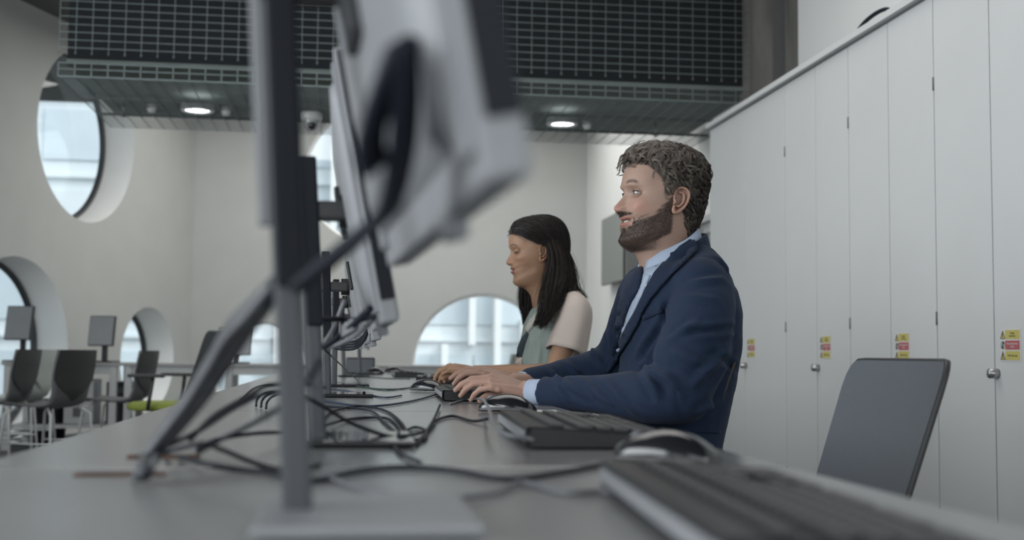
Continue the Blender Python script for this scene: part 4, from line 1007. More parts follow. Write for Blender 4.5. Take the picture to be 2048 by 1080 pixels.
def finger(mb, base, d, n, lens, bends, r, side):
    """d: pointing direction, n: normal of the back of the hand, bends in degrees at the three joints"""
    p = Vector(base); pts = [p-d*.018, p.copy()]; rs = [r*1.05, r*1.05]; dd = Vector(d)
    for L, b in zip(lens, bends):
        ax = dd.cross(n).normalized(); q = Matrix.Rotation(-R(b), 3, ax); dd = (q @ dd).normalized(); n = (q @ n).normalized()
        pts += [p+dd*L*.5, p+dd*L]; rs += [r*.93, r*.98]; r *= .93; p = p+dd*L
    rs[-1] = r*.80
    for i in range(len(pts)-1):
        a, b = pts[i], pts[i+1]; mb.tube([a, (a+b)/2, b], [rs[i], (rs[i]+rs[i+1])/2, rs[i+1]], 12)
    for i, q_ in enumerate(pts): mb.ell(q_, (rs[i],)*3, 12, 8)
    nail = pts[-1]-dd*r*.2+n*r*.60
    return p, dd, n, nail
def hand(wrist, d, n, side, scale, curls, spread=(9, 3, -2, -8), thumb=(38, 30), arm_to=None, arm_r=(.027, .030)):
    """wrist point; d pointing along the hand; n normal of the back; side=+1 when the thumb lies on d x n; returns remeshed V,F and nails"""
    d = Vector(d).normalized(); n = Vector(n); n = (n-d*n.dot(d)).normalized(); s = d.cross(n).normalized()*side; k = scale
    mb = MB(); w = Vector(wrist); nails = []
    # palm: four metacarpal wedges
    for i in range(4):
        off = (.029-.0195*i)*k; L = (.088, .090, .084, .075)[i]*k
        a = w+s*off*.55+d*.002; b = w+s*off+d*L+n*((.001, .004, .003, -.001)[i])*k
        mb.tube([a, (a+b)/2+n*.001, b], [.0145*k, .0135*k, .0108*k], 12); mb.ell(b, (.0112*k,)*3, 12, 8); mb.ell(a, (.0145*k,)*3, 12, 8)
    mb.ell(w+d*.045*k-n*.007*k, (.034*k, .034*k, .013*k), 20, 12, Matrix((d, s, n)).transposed())
    mb.ell(w+d*.028*k+s*.022*k-n*.010*k, (.030*k, .018*k, .015*k), 16, 10, Matrix((d, s, n)).transposed())
    mb.ell(w+d*.028*k-s*.022*k-n*.008*k, (.030*k, .013*k, .014*k), 16, 10, Matrix((d, s, n)).transposed())
    lens = [(.043, .026, .021), (.048, .030, .022), (.044, .028, .022), (.034, .021, .019)]
    for i in range(4):
        off = (.029-.0195*i)*k; L = (.088, .090, .084, .075)[i]*k
        b = w+s*off+d*L+n*((.001, .004, .003, -.001)[i])*k
        q = Matrix.Rotation(R(spread[i])*side, 3, n); dd = q @ d
        q0 = Matrix.Rotation(R(0), 3, n)
        p, d2, n2, nl = finger(mb, b, dd, n, [x_*k for x_ in lens[i]], curls[i], (.0092, .0095, .0090, .0080)[i]*k, side)
        nails.append((nl, d2, n2, (.0055, .0058, .0054, .0046)[i]*k))
    # thumb
    tb = w+d*.022*k+s*.027*k-n*.010*k; q = Matrix.Rotation(R(thumb[0])*side, 3, n); td = (q @ d - n*.25).normalized(); tn = (n*.55+s*.8); tn = (tn-td*tn.dot(td)).normalized()
    p, d2, n2, nl = finger(mb, tb, td, tn, [.044*k, .032*k, .026*k], (0, thumb[1]*.4, thumb[1]*.6), .0118*k, side); nails.append((nl, d2, n2, .0068*k))
    if arm_to is not None:
        a = Vector(arm_to); mb.tube([w+d*.012, w, w+(a-w)*.25, a], [arm_r[0]*.96, arm_r[0], arm_r[0]*1.03, arm_r[1]], 20); 
    V, F = remesh(mb, .0021*k, 4, .45)
    return V, F, nails
def strands(paths, rad, sides=3):
    """paths [n, m, 3], rad [n, m] -> one mesh of fine tapering strands"""
    paths = np.asarray(paths, float); n, m_, _ = paths.shape
    T = np.gradient(paths, axis=1); T /= np.linalg.norm(T, axis=2, keepdims=True)+1e-12
    ref = np.array((.31, .52, .79)); A = np.cross(T, ref); A /= np.linalg.norm(A, axis=2, keepdims=True)+1e-12; B = np.cross(T, A)
    V = np.stack([paths+(A*math.cos(2*math.pi*k/sides)+B*math.sin(2*math.pi*k/sides))*rad[:, :, None] for k in range(sides)], 2).reshape(-1, 3)
    i = np.arange(n)[:, None, None]*m_*sides+np.arange(m_-1)[None, :, None]*sides; k = np.arange(sides)[None, None, :]; k2 = (k+1) % sides
    F = np.stack([i+k, i+k2, i+sides+k2, i+sides+k], -1).reshape(-1, 4)
    return V, F.tolist()
def cloth_folds(V, N, fold_list):
    """each fold: (point a, point b, amplitude, sigma across, ) ridge following the segment a-b"""
    out = V.copy()
    for pts, amp, sg in fold_list:
        pts = [np.array(p) for p in pts]; best = np.full(len(V), 9.0); tt = np.zeros(len(V)); m_ = len(pts)-1
        for q in range(m_):
            a, b = pts[q], pts[q+1]; ab = b-a; L2 = ab @ ab+1e-12; t = np.clip(((V-a) @ ab)/L2, 0, 1); d = np.linalg.norm(V-(a+t[:, None]*ab), axis=1)
            w_ = d < best; best[w_] = d[w_]; tt[w_] = (q+t[w_])/m_
        fade = np.sin(np.pi*np.clip(tt, 0, 1))**.7
        out += N*(amp*fade*(np.exp(-(best/sg)**2)-.5*np.exp(-((best-sg*1.8)/sg)**2)))[:, None]
    return out
def drape(poly_px, bvh, lift, step, Yfar=9.0, thick=.0025, edge=None):
    """patch cut along an outline; it lies on the surface under it with its own thickness. returns V,F"""
    poly = [Vector((x, y)) for x, y in poly_px]
    xs = [p.x for p in poly]; ys = [p.y for p in poly]
    # outline resampled, interior on a grid, triangulated by constrained Delaunay
    bd = []
    for i, p in enumerate(poly):
        q = poly[(i+1) % len(poly)]; m_ = max(1, int((q-p).length/step)); bd += [p+(q-p)*(k/m_) for k in range(m_)]
    pts = list(bd)
    def inside(x, y):
        c = False; n = len(poly); j = n-1
        for i in range(n):
            if ((poly[i].y > y) != (poly[j].y > y)) and (x < (poly[j].x-poly[i].x)*(y-poly[i].y)/(poly[j].y-poly[i].y)+poly[i].x): c = not c
            j = i
        return c
    y = min(ys)+step*.5
    while y < max(ys):
        x = min(xs)+step*.5
        while x < max(xs):
            if inside(x, y) and min((Vector((x, y))-b).length for b in bd) > step*.45: pts.append(Vector((x, y)))
            x += step
        y += step
    E_ = [(i, (i+1) % len(bd)) for i in range(len(bd))]
    v2, _, f2, ov, _, _ = geometry.delaunay_2d_cdt(pts, E_, [], 1, 1e-5)
    V = []; good = []
    last = None
    hits = []
    for p in v2:
        d = ray(p.x, p.y).normalized(); h = bvh.ray_cast(CAM, d, 9.0)
        hits.append((h[0], h[1], d))
    ok = [h for h in hits if h[0] is not None]
    if not ok: return np.zeros((0, 3)), []
    for i, (h, n, d) in enumerate(hits):
        if h is None:
            j = min((k for k in range(len(hits)) if hits[k][0] is not None), key=lambda k: (v2[k]-v2[i]).length)
            t = (hits[j][0]-CAM).dot(cf)/d.dot(cf); h = CAM+d*t; n = hits[j][1]
        if n.dot(d) > 0: n = -n
        V.append((h, (n-d*.6).normalized(), d))
    out = [h+n*lift for h, n, d in V]; back = [h+n*(lift-thick) for h, n, d in V]; m_ = len(V)
    F = [tuple(f) for f in f2]+[tuple(i+m_ for i in reversed(f)) for f in f2]
    from collections import Counter
    ec = Counter(); dirn = {}
    for f in f2:
        for i in range(len(f)): a, b = f[i], f[(i+1) % len(f)]; ec[(min(a, b), max(a, b))] += 1; dirn[(min(a, b), max(a, b))] = (a, b)
    for e_, c in ec.items():
        if c == 1: a, b = dirn[e_]; F.append((b, a, a+m_, b+m_))
    return np.array([tuple(v) for v in out+back]), F
def bvh_of(V, F): return BVHTree.FromPolygons([Vector(v) for v in V], F)
def weighted_surface_points(V, F, wgt, n, rnd):
    Fq = np.array([f for f in F if len(f) == 4]); a = wgt[Fq].mean(1)
    ar = np.linalg.norm(np.cross(V[Fq[:, 1]]-V[Fq[:, 0]], V[Fq[:, 3]]-V[Fq[:, 0]]), axis=1)*a; pr = ar/ar.sum()
    idx = rnd.choice(len(Fq), n, p=pr); u, v = rnd.random(n), rnd.random(n); Q = Fq[idx]
    P = (V[Q[:, 0]]*((1-u)*(1-v))[:, None]+V[Q[:, 1]]*(u*(1-v))[:, None]+V[Q[:, 2]]*(u*v)[:, None]+V[Q[:, 3]]*((1-u)*v)[:, None])
    return P, Q[:, 0]
# ================================================================ THE MAN
M['jacket'] = mat('navy_wool', (.0145, .028, .060), .85, noise=.18, nscale=300, bump=.25, bscale=900, sheen=.05, spec=.25)
M['lapel'] = mat('navy_wool_lapel', (.012, .023, .050), .85, noise=.15, nscale=300, bump=.25, bscale=900, sheen=.05, spec=.25)
M['shirt'] = mat('pale_blue_cotton', (.37, .44, .56), .8, noise=.08, nscale=500, bump=.2, bscale=800)
M['trouser'] = mat('dark_trouser_cloth', (.02, .022, .03), .85, noise=.15, nscale=200)
M['shoe'] = mat('dark_leather', (.015, .012, .010), .3, noise=.1)
M['skin'] = mat('skin', (.4, .27, .2), .52, vcol=True, sss=.12, bump=.12, bscale=500, spec=.4)
M['hair'] = mat('hair', (.1, .1, .1), .55, vcol=True, spec=.35)
M['teeth'] = mat('teeth', (.62, .60, .54), .3, noise=.03)
def body_frame(yaw): return Vector((-math.cos(yaw), -math.sin(yaw), 0)), Vector((math.sin(yaw), -math.cos(yaw), 0))
def rings(mb, table, bf, bl, n=36, pw=.85):
    """table rows: centre point, half depth, half width"""
    rows = []
    for c, hd, hw in table:
        c = Vector(c); rows.append([c+bf*hd*math.copysign(abs(math.cos(a))**pw, math.cos(a))+bl*hw*math.copysign(abs(math.sin(a))**pw, math.sin(a)) for a in [2*math.pi*k/n for k in range(n)]])
    mb.grid(rows, closed=True); o = len(mb.v)-n*len(rows); mb.f += [tuple(o+k for k in range(n-1, -1, -1)), tuple(o+n*(len(rows)-1)+k for k in range(n))]; mb.smooth += [True, True]
def legs(root, hipc, bf, bl, knee_x, ground=0.0, m_='trouser', gap=.10, kz=.50):
    for s in (-1, 1):
        h = hipc+bl*s*.09; k = Vector((knee_x, h.y+bl.y*s*.04, kz)); a = Vector((knee_x+.03, k.y, .10))
        mb = MB(); mb.tube([h, (h+k)/2, k], [.088, .080, .062], 20); mb.ell(k, (.062,)*3); mb.ell(h, (.09,)*3); mb.tube([k, (k*.6+a*.4), a], [.060, .058, .046], 20)
        V, F = remesh(mb, .012, 4); mesh_obj('trouser_leg', V, F, M[m_], root)
        sh_ = MB(); f = Vector((-1, 0, 0)); rows = []
        for t, w_, h_ in ((-.08, .028, .05), (-.06, .038, .07), (0, .042, .085), (.08, .048, .06), (.15, .045, .042), (.185, .02, .03)):
            rows.append([Vector((a.x, a.y, ground))+f*t+Vector((0, w_*math.cos(b), .004+max(0, h_*math.sin(b)) if math.sin(b) > 0 else .004)) for b in [2*math.pi*q/20 for q in range(20)]])
        sh_.grid(rows, closed=True); sh_.f += [tuple(range(19, -1, -1)), tuple(100+q for q in range(20))]; sh_.smooth += [True]*2; sh_.build('shoe', M['shoe'], root)
def nails_mesh(root, nails, col):
    b = MB()
    for c, d, n, r in nails:
        q = Matrix((d, d.cross(n).normalized(), n)).transposed(); b.ell(c, (r*1.15, r*.85, r*.28), 12, 6, q)
    return np.array([tuple(v) for v in b.v]), b.f, np.array(col)

def build_man():
    rnd = np.random.default_rng(4)
    Yc = 2.85; bf, bl = body_frame(R(11))
    root = empty('person', (.80, Yc, 0), 'man in a navy jacket and pale blue shirt, seated and typing, smiling to the left', 'person')
    # ---- head
    Rm = frame(R(10), R(2)); s = 1.03
    skin = (.355, .232, .180); hl = ([-.09, -.06, -.032, -.024, -.018, .010, .014, .026, .034, .050, .066, .080], [.012, .020, .050, .085, .143, .146, .120, .122, .156, .172, .188, .1915])
    p = dict(fem=False, skin=skin, flush=(.50, .20, .15), lip=(.36, .16, .13), beard=(.050, .033, .026), brow=(.045, .032, .025), smile=1, mouth_w=.030, gap=.0026, lid_up=.40, lid_lo=-.36, lash=(.04, .03, .025), brow_up=.004, hl=hl, scalp=(.050, .040, .034))
    parts, hd = head_mesh(p)
    er = Vector((-.008, .081, .104)); O = at(1359, 404, Yc-.082)-Rm @ (er*s)
    body = [(xf([tuple(v) for v in V], Rm, O, s), F, C) for V, F, C in parts]
    # ---- arms and hands
    lh = dict(w=at(1050, 782, 2.875), a=at(1120, 785, 2.80)); rh = dict(w=at(1030, 765, 3.05), a=at(1110, 768, 3.06))
    nl = (at(972, 760, 2.90)-lh['w']); V, F, nails = hand(lh['w'], nl, (-.15, -.30, 1), 1, 1.0, [(24, 24, 14), (20, 24, 14), (24, 26, 16), (30, 26, 16)], (5, 0, -5, -11), (30, 24), lh['a'], (.025, .022))
    hc = np.array(skin)*np.array((1.0, .93, .92)); c_ = np.tile(hc, (len(V), 1))*(1+.05*hashn(V, 70))[:, None]; body.append((V, F, c_)); body.append(nails_mesh(root, nails, (.50, .32, .26)))
    nr = (at(962, 741, 3.10)-rh['w']); V, F, nails = hand(rh['w'], nr, (-.2, .10, 1), -1, 1.0, [(22, 26, 16), (16, 22, 14), (20, 24, 16), (28, 26, 16)], (6, 0, -5, -10), (34, 26), rh['a'], (.025, .022))
    c_ = np.tile(hc, (len(V), 1))*(1+.05*hashn(V, 70))[:, None]; body.append((V, F, c_)); body.append(nails_mesh(root, nails, (.50, .32, .26)))
    inner = MB(); nb = at(1356, 548, Yc); hp = Vector((.80, Yc, .56))
    inner.tube([Vector((O.x, O.y, O.z-.02)), nb], [.045, .045], 20); inner.tube([nb+Vector((0, 0, .02)), (nb+hp)/2, hp], [.055, .080, .100], 24)
    for sh_, el_, wr in ((at(1400, 590, 2.72), at(1352, 786, 2.64), lh['a']), (at(1308, 596, 2.99), at(1238, 730, 3.09), rh['a'])):
        sh_ = sh_-Vector((0, 0, .03)); inner.tube([nb, sh_], [.045, .034], 16); inner.tube([sh_, (sh_+el_)/2, el_], [.034, .032, .028], 16); inner.ell(el_, (.028,)*3); inner.tube([el_, wr], [.027, .021], 16); inner.ell(wr, (.021,)*3)
    for s_ in (-1, 1): inner.tube([hp+bl*s_*.05, hp+bl*s_*.09+bf*.1], [.08, .07], 16)
    V, F = remesh(inner, .012, 3); body.append((V, F, np.array(skin)))
    V, F, C = join(body); mesh_obj('body', V, F, M['skin'], root, C)
    eye_parts(root, hd['eyes'], Rm, O, s, (R(3), R(-1)), (.06, .09, .10))
    # teeth
    t = MB(); 
    for k in range(8):
        a = R(-38+10.9*k); t.box(Vector((.064, 0, .0600))+Vector((math.cos(a)*.0275, math.sin(a)*.027, 0)), (.003, .0049, .0075), Matrix.Rotation(a, 3, 'Z'), .001)
    mesh_obj('teeth', xf([tuple(v) for v in t.v], Rm, O, s), t.f, M['teeth'], root)
    # ---- beard and brow hairs
    HV, HN, HF = xf(hd['V'], Rm, O, s), hd['N'] @ np.array(Rm).T, hd['F']
    dn_ = np.array(Rm) @ np.array((.15, 0, -1.0))
    P, I = weighted_surface_points(HV, HF, hd['beard']*(hd['beard'] > .3), 9000, rnd)
    D = HN[I]*.55+dn_*.75+rnd.normal(size=P.shape)*.22; D /= np.linalg.norm(D, axis=1)[:, None]
    g_ = rnd.random(len(P)); cols = np.where((g_ > .93)[:, None], np.array((.13, .11, .10)), np.array((.058, .038, .030)))*(0.7+.6*rnd.random(len(P)))[:, None]
    Vb, Fb, Cb = blades(P+HN[I]*.0002, D, .0030+.003*rnd.random(len(P)), np.full(len(P), .00018), cols, rnd)
    mesh_obj('beard', Vb, Fb, M['hair'], root, Cb, kind='stuff')
    P, I = weighted_surface_points(HV, HF, hd['brow']*(hd['brow'] > .2), 1700, rnd)
    D = HN[I]*.12+np.array(Rm) @ np.array((-.8, 0, .05))+rnd.normal(size=P.shape)*.2; D /= np.linalg.norm(D, axis=1)[:, None]
    Vb, Fb, Cb = blades(P, D, np.full(len(P), .0045), np.full(len(P), .00025), np.tile((.03, .021, .016), (len(P), 1)), rnd)
    mesh_obj('eyebrows', Vb, Fb, M['hair'], root, Cb, kind='stuff')
    # ---- hair: cap and curls
    x, y, z = hd['x'], hd['y'], hd['z']
    zh = np.interp(x, *hl)
    msk = np.clip((z-zh)/.004, 0, 1); msk2 = (z-zh-.004-.006*(x > .05)) > 0
    th = np.interp(z, [.02, .10, .16, .19, .22, .24], [.006, .010, .011, .013, .014, .013])*(.8+.5*np.clip(x/.08, 0, 1))*np.clip((z-zh)/.016, .06, 1)
    loc = hd['V']; lump = .0035*hashn(loc, 130)+.0018*hashn(loc, 300)
    capV = loc+hd['N']*((th*.60+lump*.6*np.clip((z-.12)/.05, .3, 1))*(msk > 0)-.002*(msk <= 0))[:, None]
    FF = [f for f in HF if len(f) == 4 and msk2[list(f)].min() > 0] + [HF[-1]]
    grey = np.clip(.42+.50*np.clip((loc[:, 0]+.01)/.09, -1, 1)+.30*(z > .19)+.22*hashn(loc, 90), 0, 1)[:, None]
    cc = np.array((.042, .034, .029))*(1-grey)+np.array((.150, .132, .112))*grey
    mesh_obj('hair', xf(capV, Rm, O, s), FF, M['hair'], root, cc*.6)
    Pn, I = weighted_surface_points(loc, [f for f in HF if len(f) == 4], msk*np.where(z > .15, 1.0, 1.1), 1750, rnd)
    paths = []; rads = []; cl = []; m_ = 9; tq = np.linspace(0, 1, m_)
    for k in range(len(Pn)):
        i = I[k]; n = hd['N'][i]; P0 = Pn[k]; top = float(np.clip((P0[2]-.150)/.045, 0, 1)); T0 = th[i]
        if P0[0] > .060 and top > .5: flow = np.array((.45, rnd.normal()*.5, .8))
        else: flow = np.array((-.75, rnd.normal()*.3, .30))*top+np.array((-.50, 0, -.85))*(1-top)
        flow = flow+rnd.normal(size=3)*.55*(top+.12); flow = flow-n*(flow @ n); flow /= np.linalg.norm(flow)+1e-9; b = np.cross(n, flow)
        L = (.014+.020*top)*(.8+.5*rnd.random()); tn = (.35+.65*rnd.random())*(.4+.6*top); ph = rnd.random()*6.28; cr_ = (.0010+.0085*top)*(.5+rnd.random()*.6)
        sg_ = 1 if rnd.random() > .5 else -1
        cen = P0+n*(T0*(.62+.50*np.sin(math.pi*(.10+.80*tq)))+cr_*.8*np.cos(ph+tn*6.28*tq))[:, None]+flow*(L*tq)[:, None]+b*(sg_*cr_*np.sin(ph+tn*6.28*tq))[:, None]
        w_ = .0022+.0028*top; g_ = float(np.clip(grey[i, 0]+rnd.normal()*.18, 0, 1)); c = (np.array((.046, .036, .030))*(1-g_)+np.array((.21, .178, .150))*g_)*(.8+.4*rnd.random())
        for q in range(13):
            a = rnd.random()*6.28; r_ = w_*math.sqrt(rnd.random()); off = (b*math.cos(a)+n*math.sin(a)*.6)*r_
            paths.append(cen+off[None, :]*(1-.55*tq**2)[:, None]+rnd.normal(size=3)*.0006); rads.append(.00052*(1.15-.85*tq)); cl.append(c*(.75+.5*rnd.random()))
    Vs, Fs = strands(paths, np.array(rads)); cl = np.repeat(np.array(cl), m_*3, axis=0)
    mesh_obj('curls', xf(Vs, Rm, O, s), Fs, M['hair'], root, cl, kind='stuff')
    # ---- jacket
    mb = MB()
    def tc(px, py): return at(px, py, Yc)
    tab = []
    for px, py, hd_, hw in ((1318, 985, .140, .180), (1326, 900, .122, .165), (1340, 840, .122, .160), (1354, 760, .128, .165), (1360, 690, .133, .172), (1360, 630, .133, .176), (1355, 585, .126, .176), (1350, 550, .104, .150), (1350, 530, .072, .105), (1352, 514, .040, .055)):
        tab.append((tc(px, py), hd_, hw))
    rings(mb, tab, bf, bl)
    S1, E1, C1 = at(1406, 590, 2.70), at(1352, 786, 2.63), at(1084, 784, 2.845)
    mb.ell(at(1400, 576, 2.705), (.072, .070, .072)); 
    mb.tube([at(1376, 512, 2.86), at(1398, 528, 2.79), at(1412, 556, 2.73)], [.040, .050, .060], 20)
    mb.ell(at(1420, 590, 2.82), (.060, .075, .085))
    mb.tube([at(1400, 560, 2.73), S1, at(1400, 650, 2.655), at(1378, 722, 2.64), E1], [.062, .074, .079, .084, .074], 24, 3)
    mb.ell(at(1366, 786, 2.63), (.070, .070, .070))
    mb.tube([E1, at(1300, 792, 2.655), at(1200, 789, 2.745), C1], [.072, .064, .047, .0380], 24, 3)
    mb.ell(at(1292, 580, 3.00), (.066, .066, .066))
    mb.tube([at(1310, 560, 2.97), at(1287, 590, 3.02), at(1268, 650, 3.06), at(1236, 722, 3.09)], [.058, .068, .068, .062], 24, 3)
    mb.ell(at(1236, 724, 3.09), (.062, .062, .062))
    mb.tube([at(1236, 724, 3.09), at(1165, 748, 3.10), at(1050, 767, 3.065)], [.062, .052, .037], 24, 3)
    V, F = remesh(mb, .0055, 10, .5); N = vnormals(V, F); bv = bvh_of(V, F)
    def on(px, py):
        d = ray(px, py).normalized(); h = bv.ray_cast(CAM, d, 9)[0]; return h if h is not None else at(px, py, Yc)
    folds = [((1333, 600), (1330, 645), -.007, .010), ((1330, 640), (1272, 728), -.008, .010), ((1350, 668), (1478, 656), -.006, .008), ((1372, 566), (1452, 556), .0035, .010), ((1360, 590), (1440, 600), .0025, .010),
             ((1275, 724), (1342, 762), .006, .010), ((1284, 736), (1322, 800), .006, .010), ((1325, 740), (1370, 800), .004, .012), ((1382, 775), (1466, 690), .005, .012), ((1124, 762), (1190, 800), .0045, .009), ((1150, 752), (1230, 812), .0045, .010), ((1200, 752), (1275, 830), .004, .011),
             ((1340, 700), (1440, 740), .004, .012), ((1110, 775), (1140, 805), .003, .007), ((1330, 685), (1400, 640), .003, .010), ((1420, 700), (1476, 740), -.004, .009), ((1390, 830), (1440, 800), .004, .010),
             ((1178, 690), (1205, 728), .005, .009), ((1215, 660), (1232, 715), .005, .010), ((1130, 722), (1160, 752), .004, .009), ((1098, 740), (1125, 762), .0035, .007), ((1225, 620), (1262, 680), .003, .010)]
    V2 = cloth_folds(V, N, [([on(a[0]+(b[0]-a[0])*q/7, a[1]+(b[1]-a[1])*q/7) for q in range(8)], amp*2.0, sg*.9) for a, b, amp, sg in folds]); V2 += N*(.0014*hashn(V, 28)+.0007*hashn(V, 75))[:, None]
    mesh_obj('jacket', V2, F, M['jacket'], root); bv = bvh_of(V2, F)
    # ---- shirt collar: stand and fall, closed at the nape, open at the throat
    nc = at(1343, 500, Yc); rows = [[], [], [], [], []]
    for k in range(41):
        a = R(14+332*k/40); ca, sa = math.cos(a), math.sin(a)
        t = (1-ca)/2; zt = (1-t)*(at(1290, 516, Yc).z)+t*(at(1390, 454, Yc).z); hd_ = .073 if ca > 0 else .058
        base = Vector((nc.x, nc.y, 0))+bf*(hd_*ca-.002)+bl*.067*sa
        outw = (bf*ca+bl*sa).normalized(); front = max(0, ca)**4
        rows[0].append(base+Vector((0, 0, zt-.030))-outw*.004); rows[1].append(base+Vector((0, 0, zt))); rows[2].append(base+outw*.004+Vector((0, 0, zt+.001)))
        rows[3].append(base+outw*.012+Vector((0, 0, zt-.020-.004*front))); rows[4].append(base+outw*.018+Vector((0, 0, zt-.036-.016*front)))
    cb = MB(); cb.grid(rows); o = cb.build('shirt_collar', M['shirt'], root); sd_ = o.modifiers.new('s', 'SOLIDIFY'); sd_.thickness = .002
    jc = []
    for k in range(31):
        a = R(62+236*k/30); ca, sa = math.cos(a), math.sin(a); t = (1-ca)/2; zt = (1-t)*(at(1290, 516, Yc).z)+t*(at(1390, 454, Yc).z)
        outw = (bf*ca+bl*sa).normalized(); base = Vector((nc.x, nc.y, 0))+bf*((.073 if ca > 0 else .058)*ca-.002)+bl*.067*sa; w_ = .5+.5*min(1, max(0, (-ca+.55)/.5))
        jc.append([base+outw*o_+Vector((0, 0, zt-.014-h_*w_)) for o_, h_ in ((.012, .020), (.019, 0), (.025, .001), (.031, .022), (.036, .048))])
    jb = MB(); jb.grid([[r_[q] for r_ in jc] for q in range(5)]); o = jb.build('jacket_collar', M['lapel'], root); sd_ = o.modifiers.new('s', 'SOLIDIFY'); sd_.thickness = .003
    rb = [[p+(p-Vector((nc.x, nc.y, p.z))).normalized()*.004 for p in r_] for r_ in rows[2:]]; rb.append([p+(p-Vector((nc.x, nc.y, p.z))).normalized()*.05-Vector((0, 0, .05)) for p in rows[4]])
    g2 = MB(); g2.grid(rb); VV, FF_, _ = join([(V2, F, np.zeros(3)), (np.array([tuple(v) for v in jb.v]), jb.f, np.zeros(3)), (np.array([tuple(v) for v in g2.v]), g2.f, np.zeros(3))]); bv2 = bvh_of(VV, FF_)
    shp = [(1290, 524), (1312, 534), (1340, 512), (1356, 496), (1342, 530), (1316, 552), (1300, 580), (1282, 622), (1262, 656), (1240, 700), (1232, 712), (1228, 708), (1234, 690), (1243, 658), (1252, 626), (1262, 600), (1280, 572), (1286, 545)]
    Vp, Fp = drape(shp, bv, .002, 7); mesh_obj('shirt_front', Vp, Fp, M['shirt'], root)
    placket = [(1292, 548), (1302, 552), (1286, 590), (1266, 636), (1246, 684), (1239, 684), (1257, 634), (1277, 586)]
    Vp, Fp = drape(placket, bv, .0045, 6); mesh_obj('shirt_placket', Vp, Fp, M['shirt'], root)
    for px, py in ((1294, 572), (1275, 618), (1256, 662)):
        h = on(px, py); MB().ell(h-cf*.006, (.0045, .0045, .0045), 10, 8).build('button', M['white'], root)
    lap = [(1378, 480), (1390, 484), (1396, 494), (1396, 503), (1379, 520), (1346, 552), (1328, 570), (1304, 598), (1289, 623), (1279, 648), (1257, 687), (1229, 730), (1212, 750), (1214, 738), (1226, 716), (1236, 695), (1257, 652), (1275, 620), (1293, 580), (1311, 548), (1332, 524), (1358, 494)]
    Vp, Fp = drape(lap, bv2, .0100, 6, thick=.005); mesh_obj('lapel', Vp, Fp, M['lapel'], root)
    lap2 = [(1286, 536), (1287, 546), (1281, 577), (1264, 605), (1254, 630), (1245, 662), (1235, 695), (1228, 712), (1222, 704), (1226, 670), (1234, 640), (1238, 612), (1250, 580), (1266, 553), (1278, 538)]
    Vp, Fp = drape(lap2, bv, .0075, 7, thick=.005); mesh_obj('lapel', Vp, Fp, M['lapel'], root)
    Vp, Fp = drape([(1284, 632), (1322, 616), (1326, 624), (1288, 641)], bv, .004, 6, thick=.004); mesh_obj('breast_pocket', Vp, Fp, M['lapel'], root)
    Vp, Fp = drape([(1340, 858), (1440, 862), (1440, 866), (1340, 863)], bv, .004, 6, thick=.004); mesh_obj('side_pocket', Vp, Fp, M['lapel'], root)
    # ---- cuffs
    for a, b, r in ((C1, at(1060, 784, 2.868), .0310), (at(1062, 767, 3.075), at(1040, 766, 3.055), .0300)):
        d = (b-a).normalized(); cu_ = MB(); cu_.tube([a-d*.025, a, b, b+d*.0005, b-d*.004], [r, r, r*.98, r*.93, r*.86], 28, caps=False); o = cu_.build('shirt_cuff', M['shirt'], root)
    legs(root, Vector((.80, Yc, .575)), bf, bl, .36)
build_man()
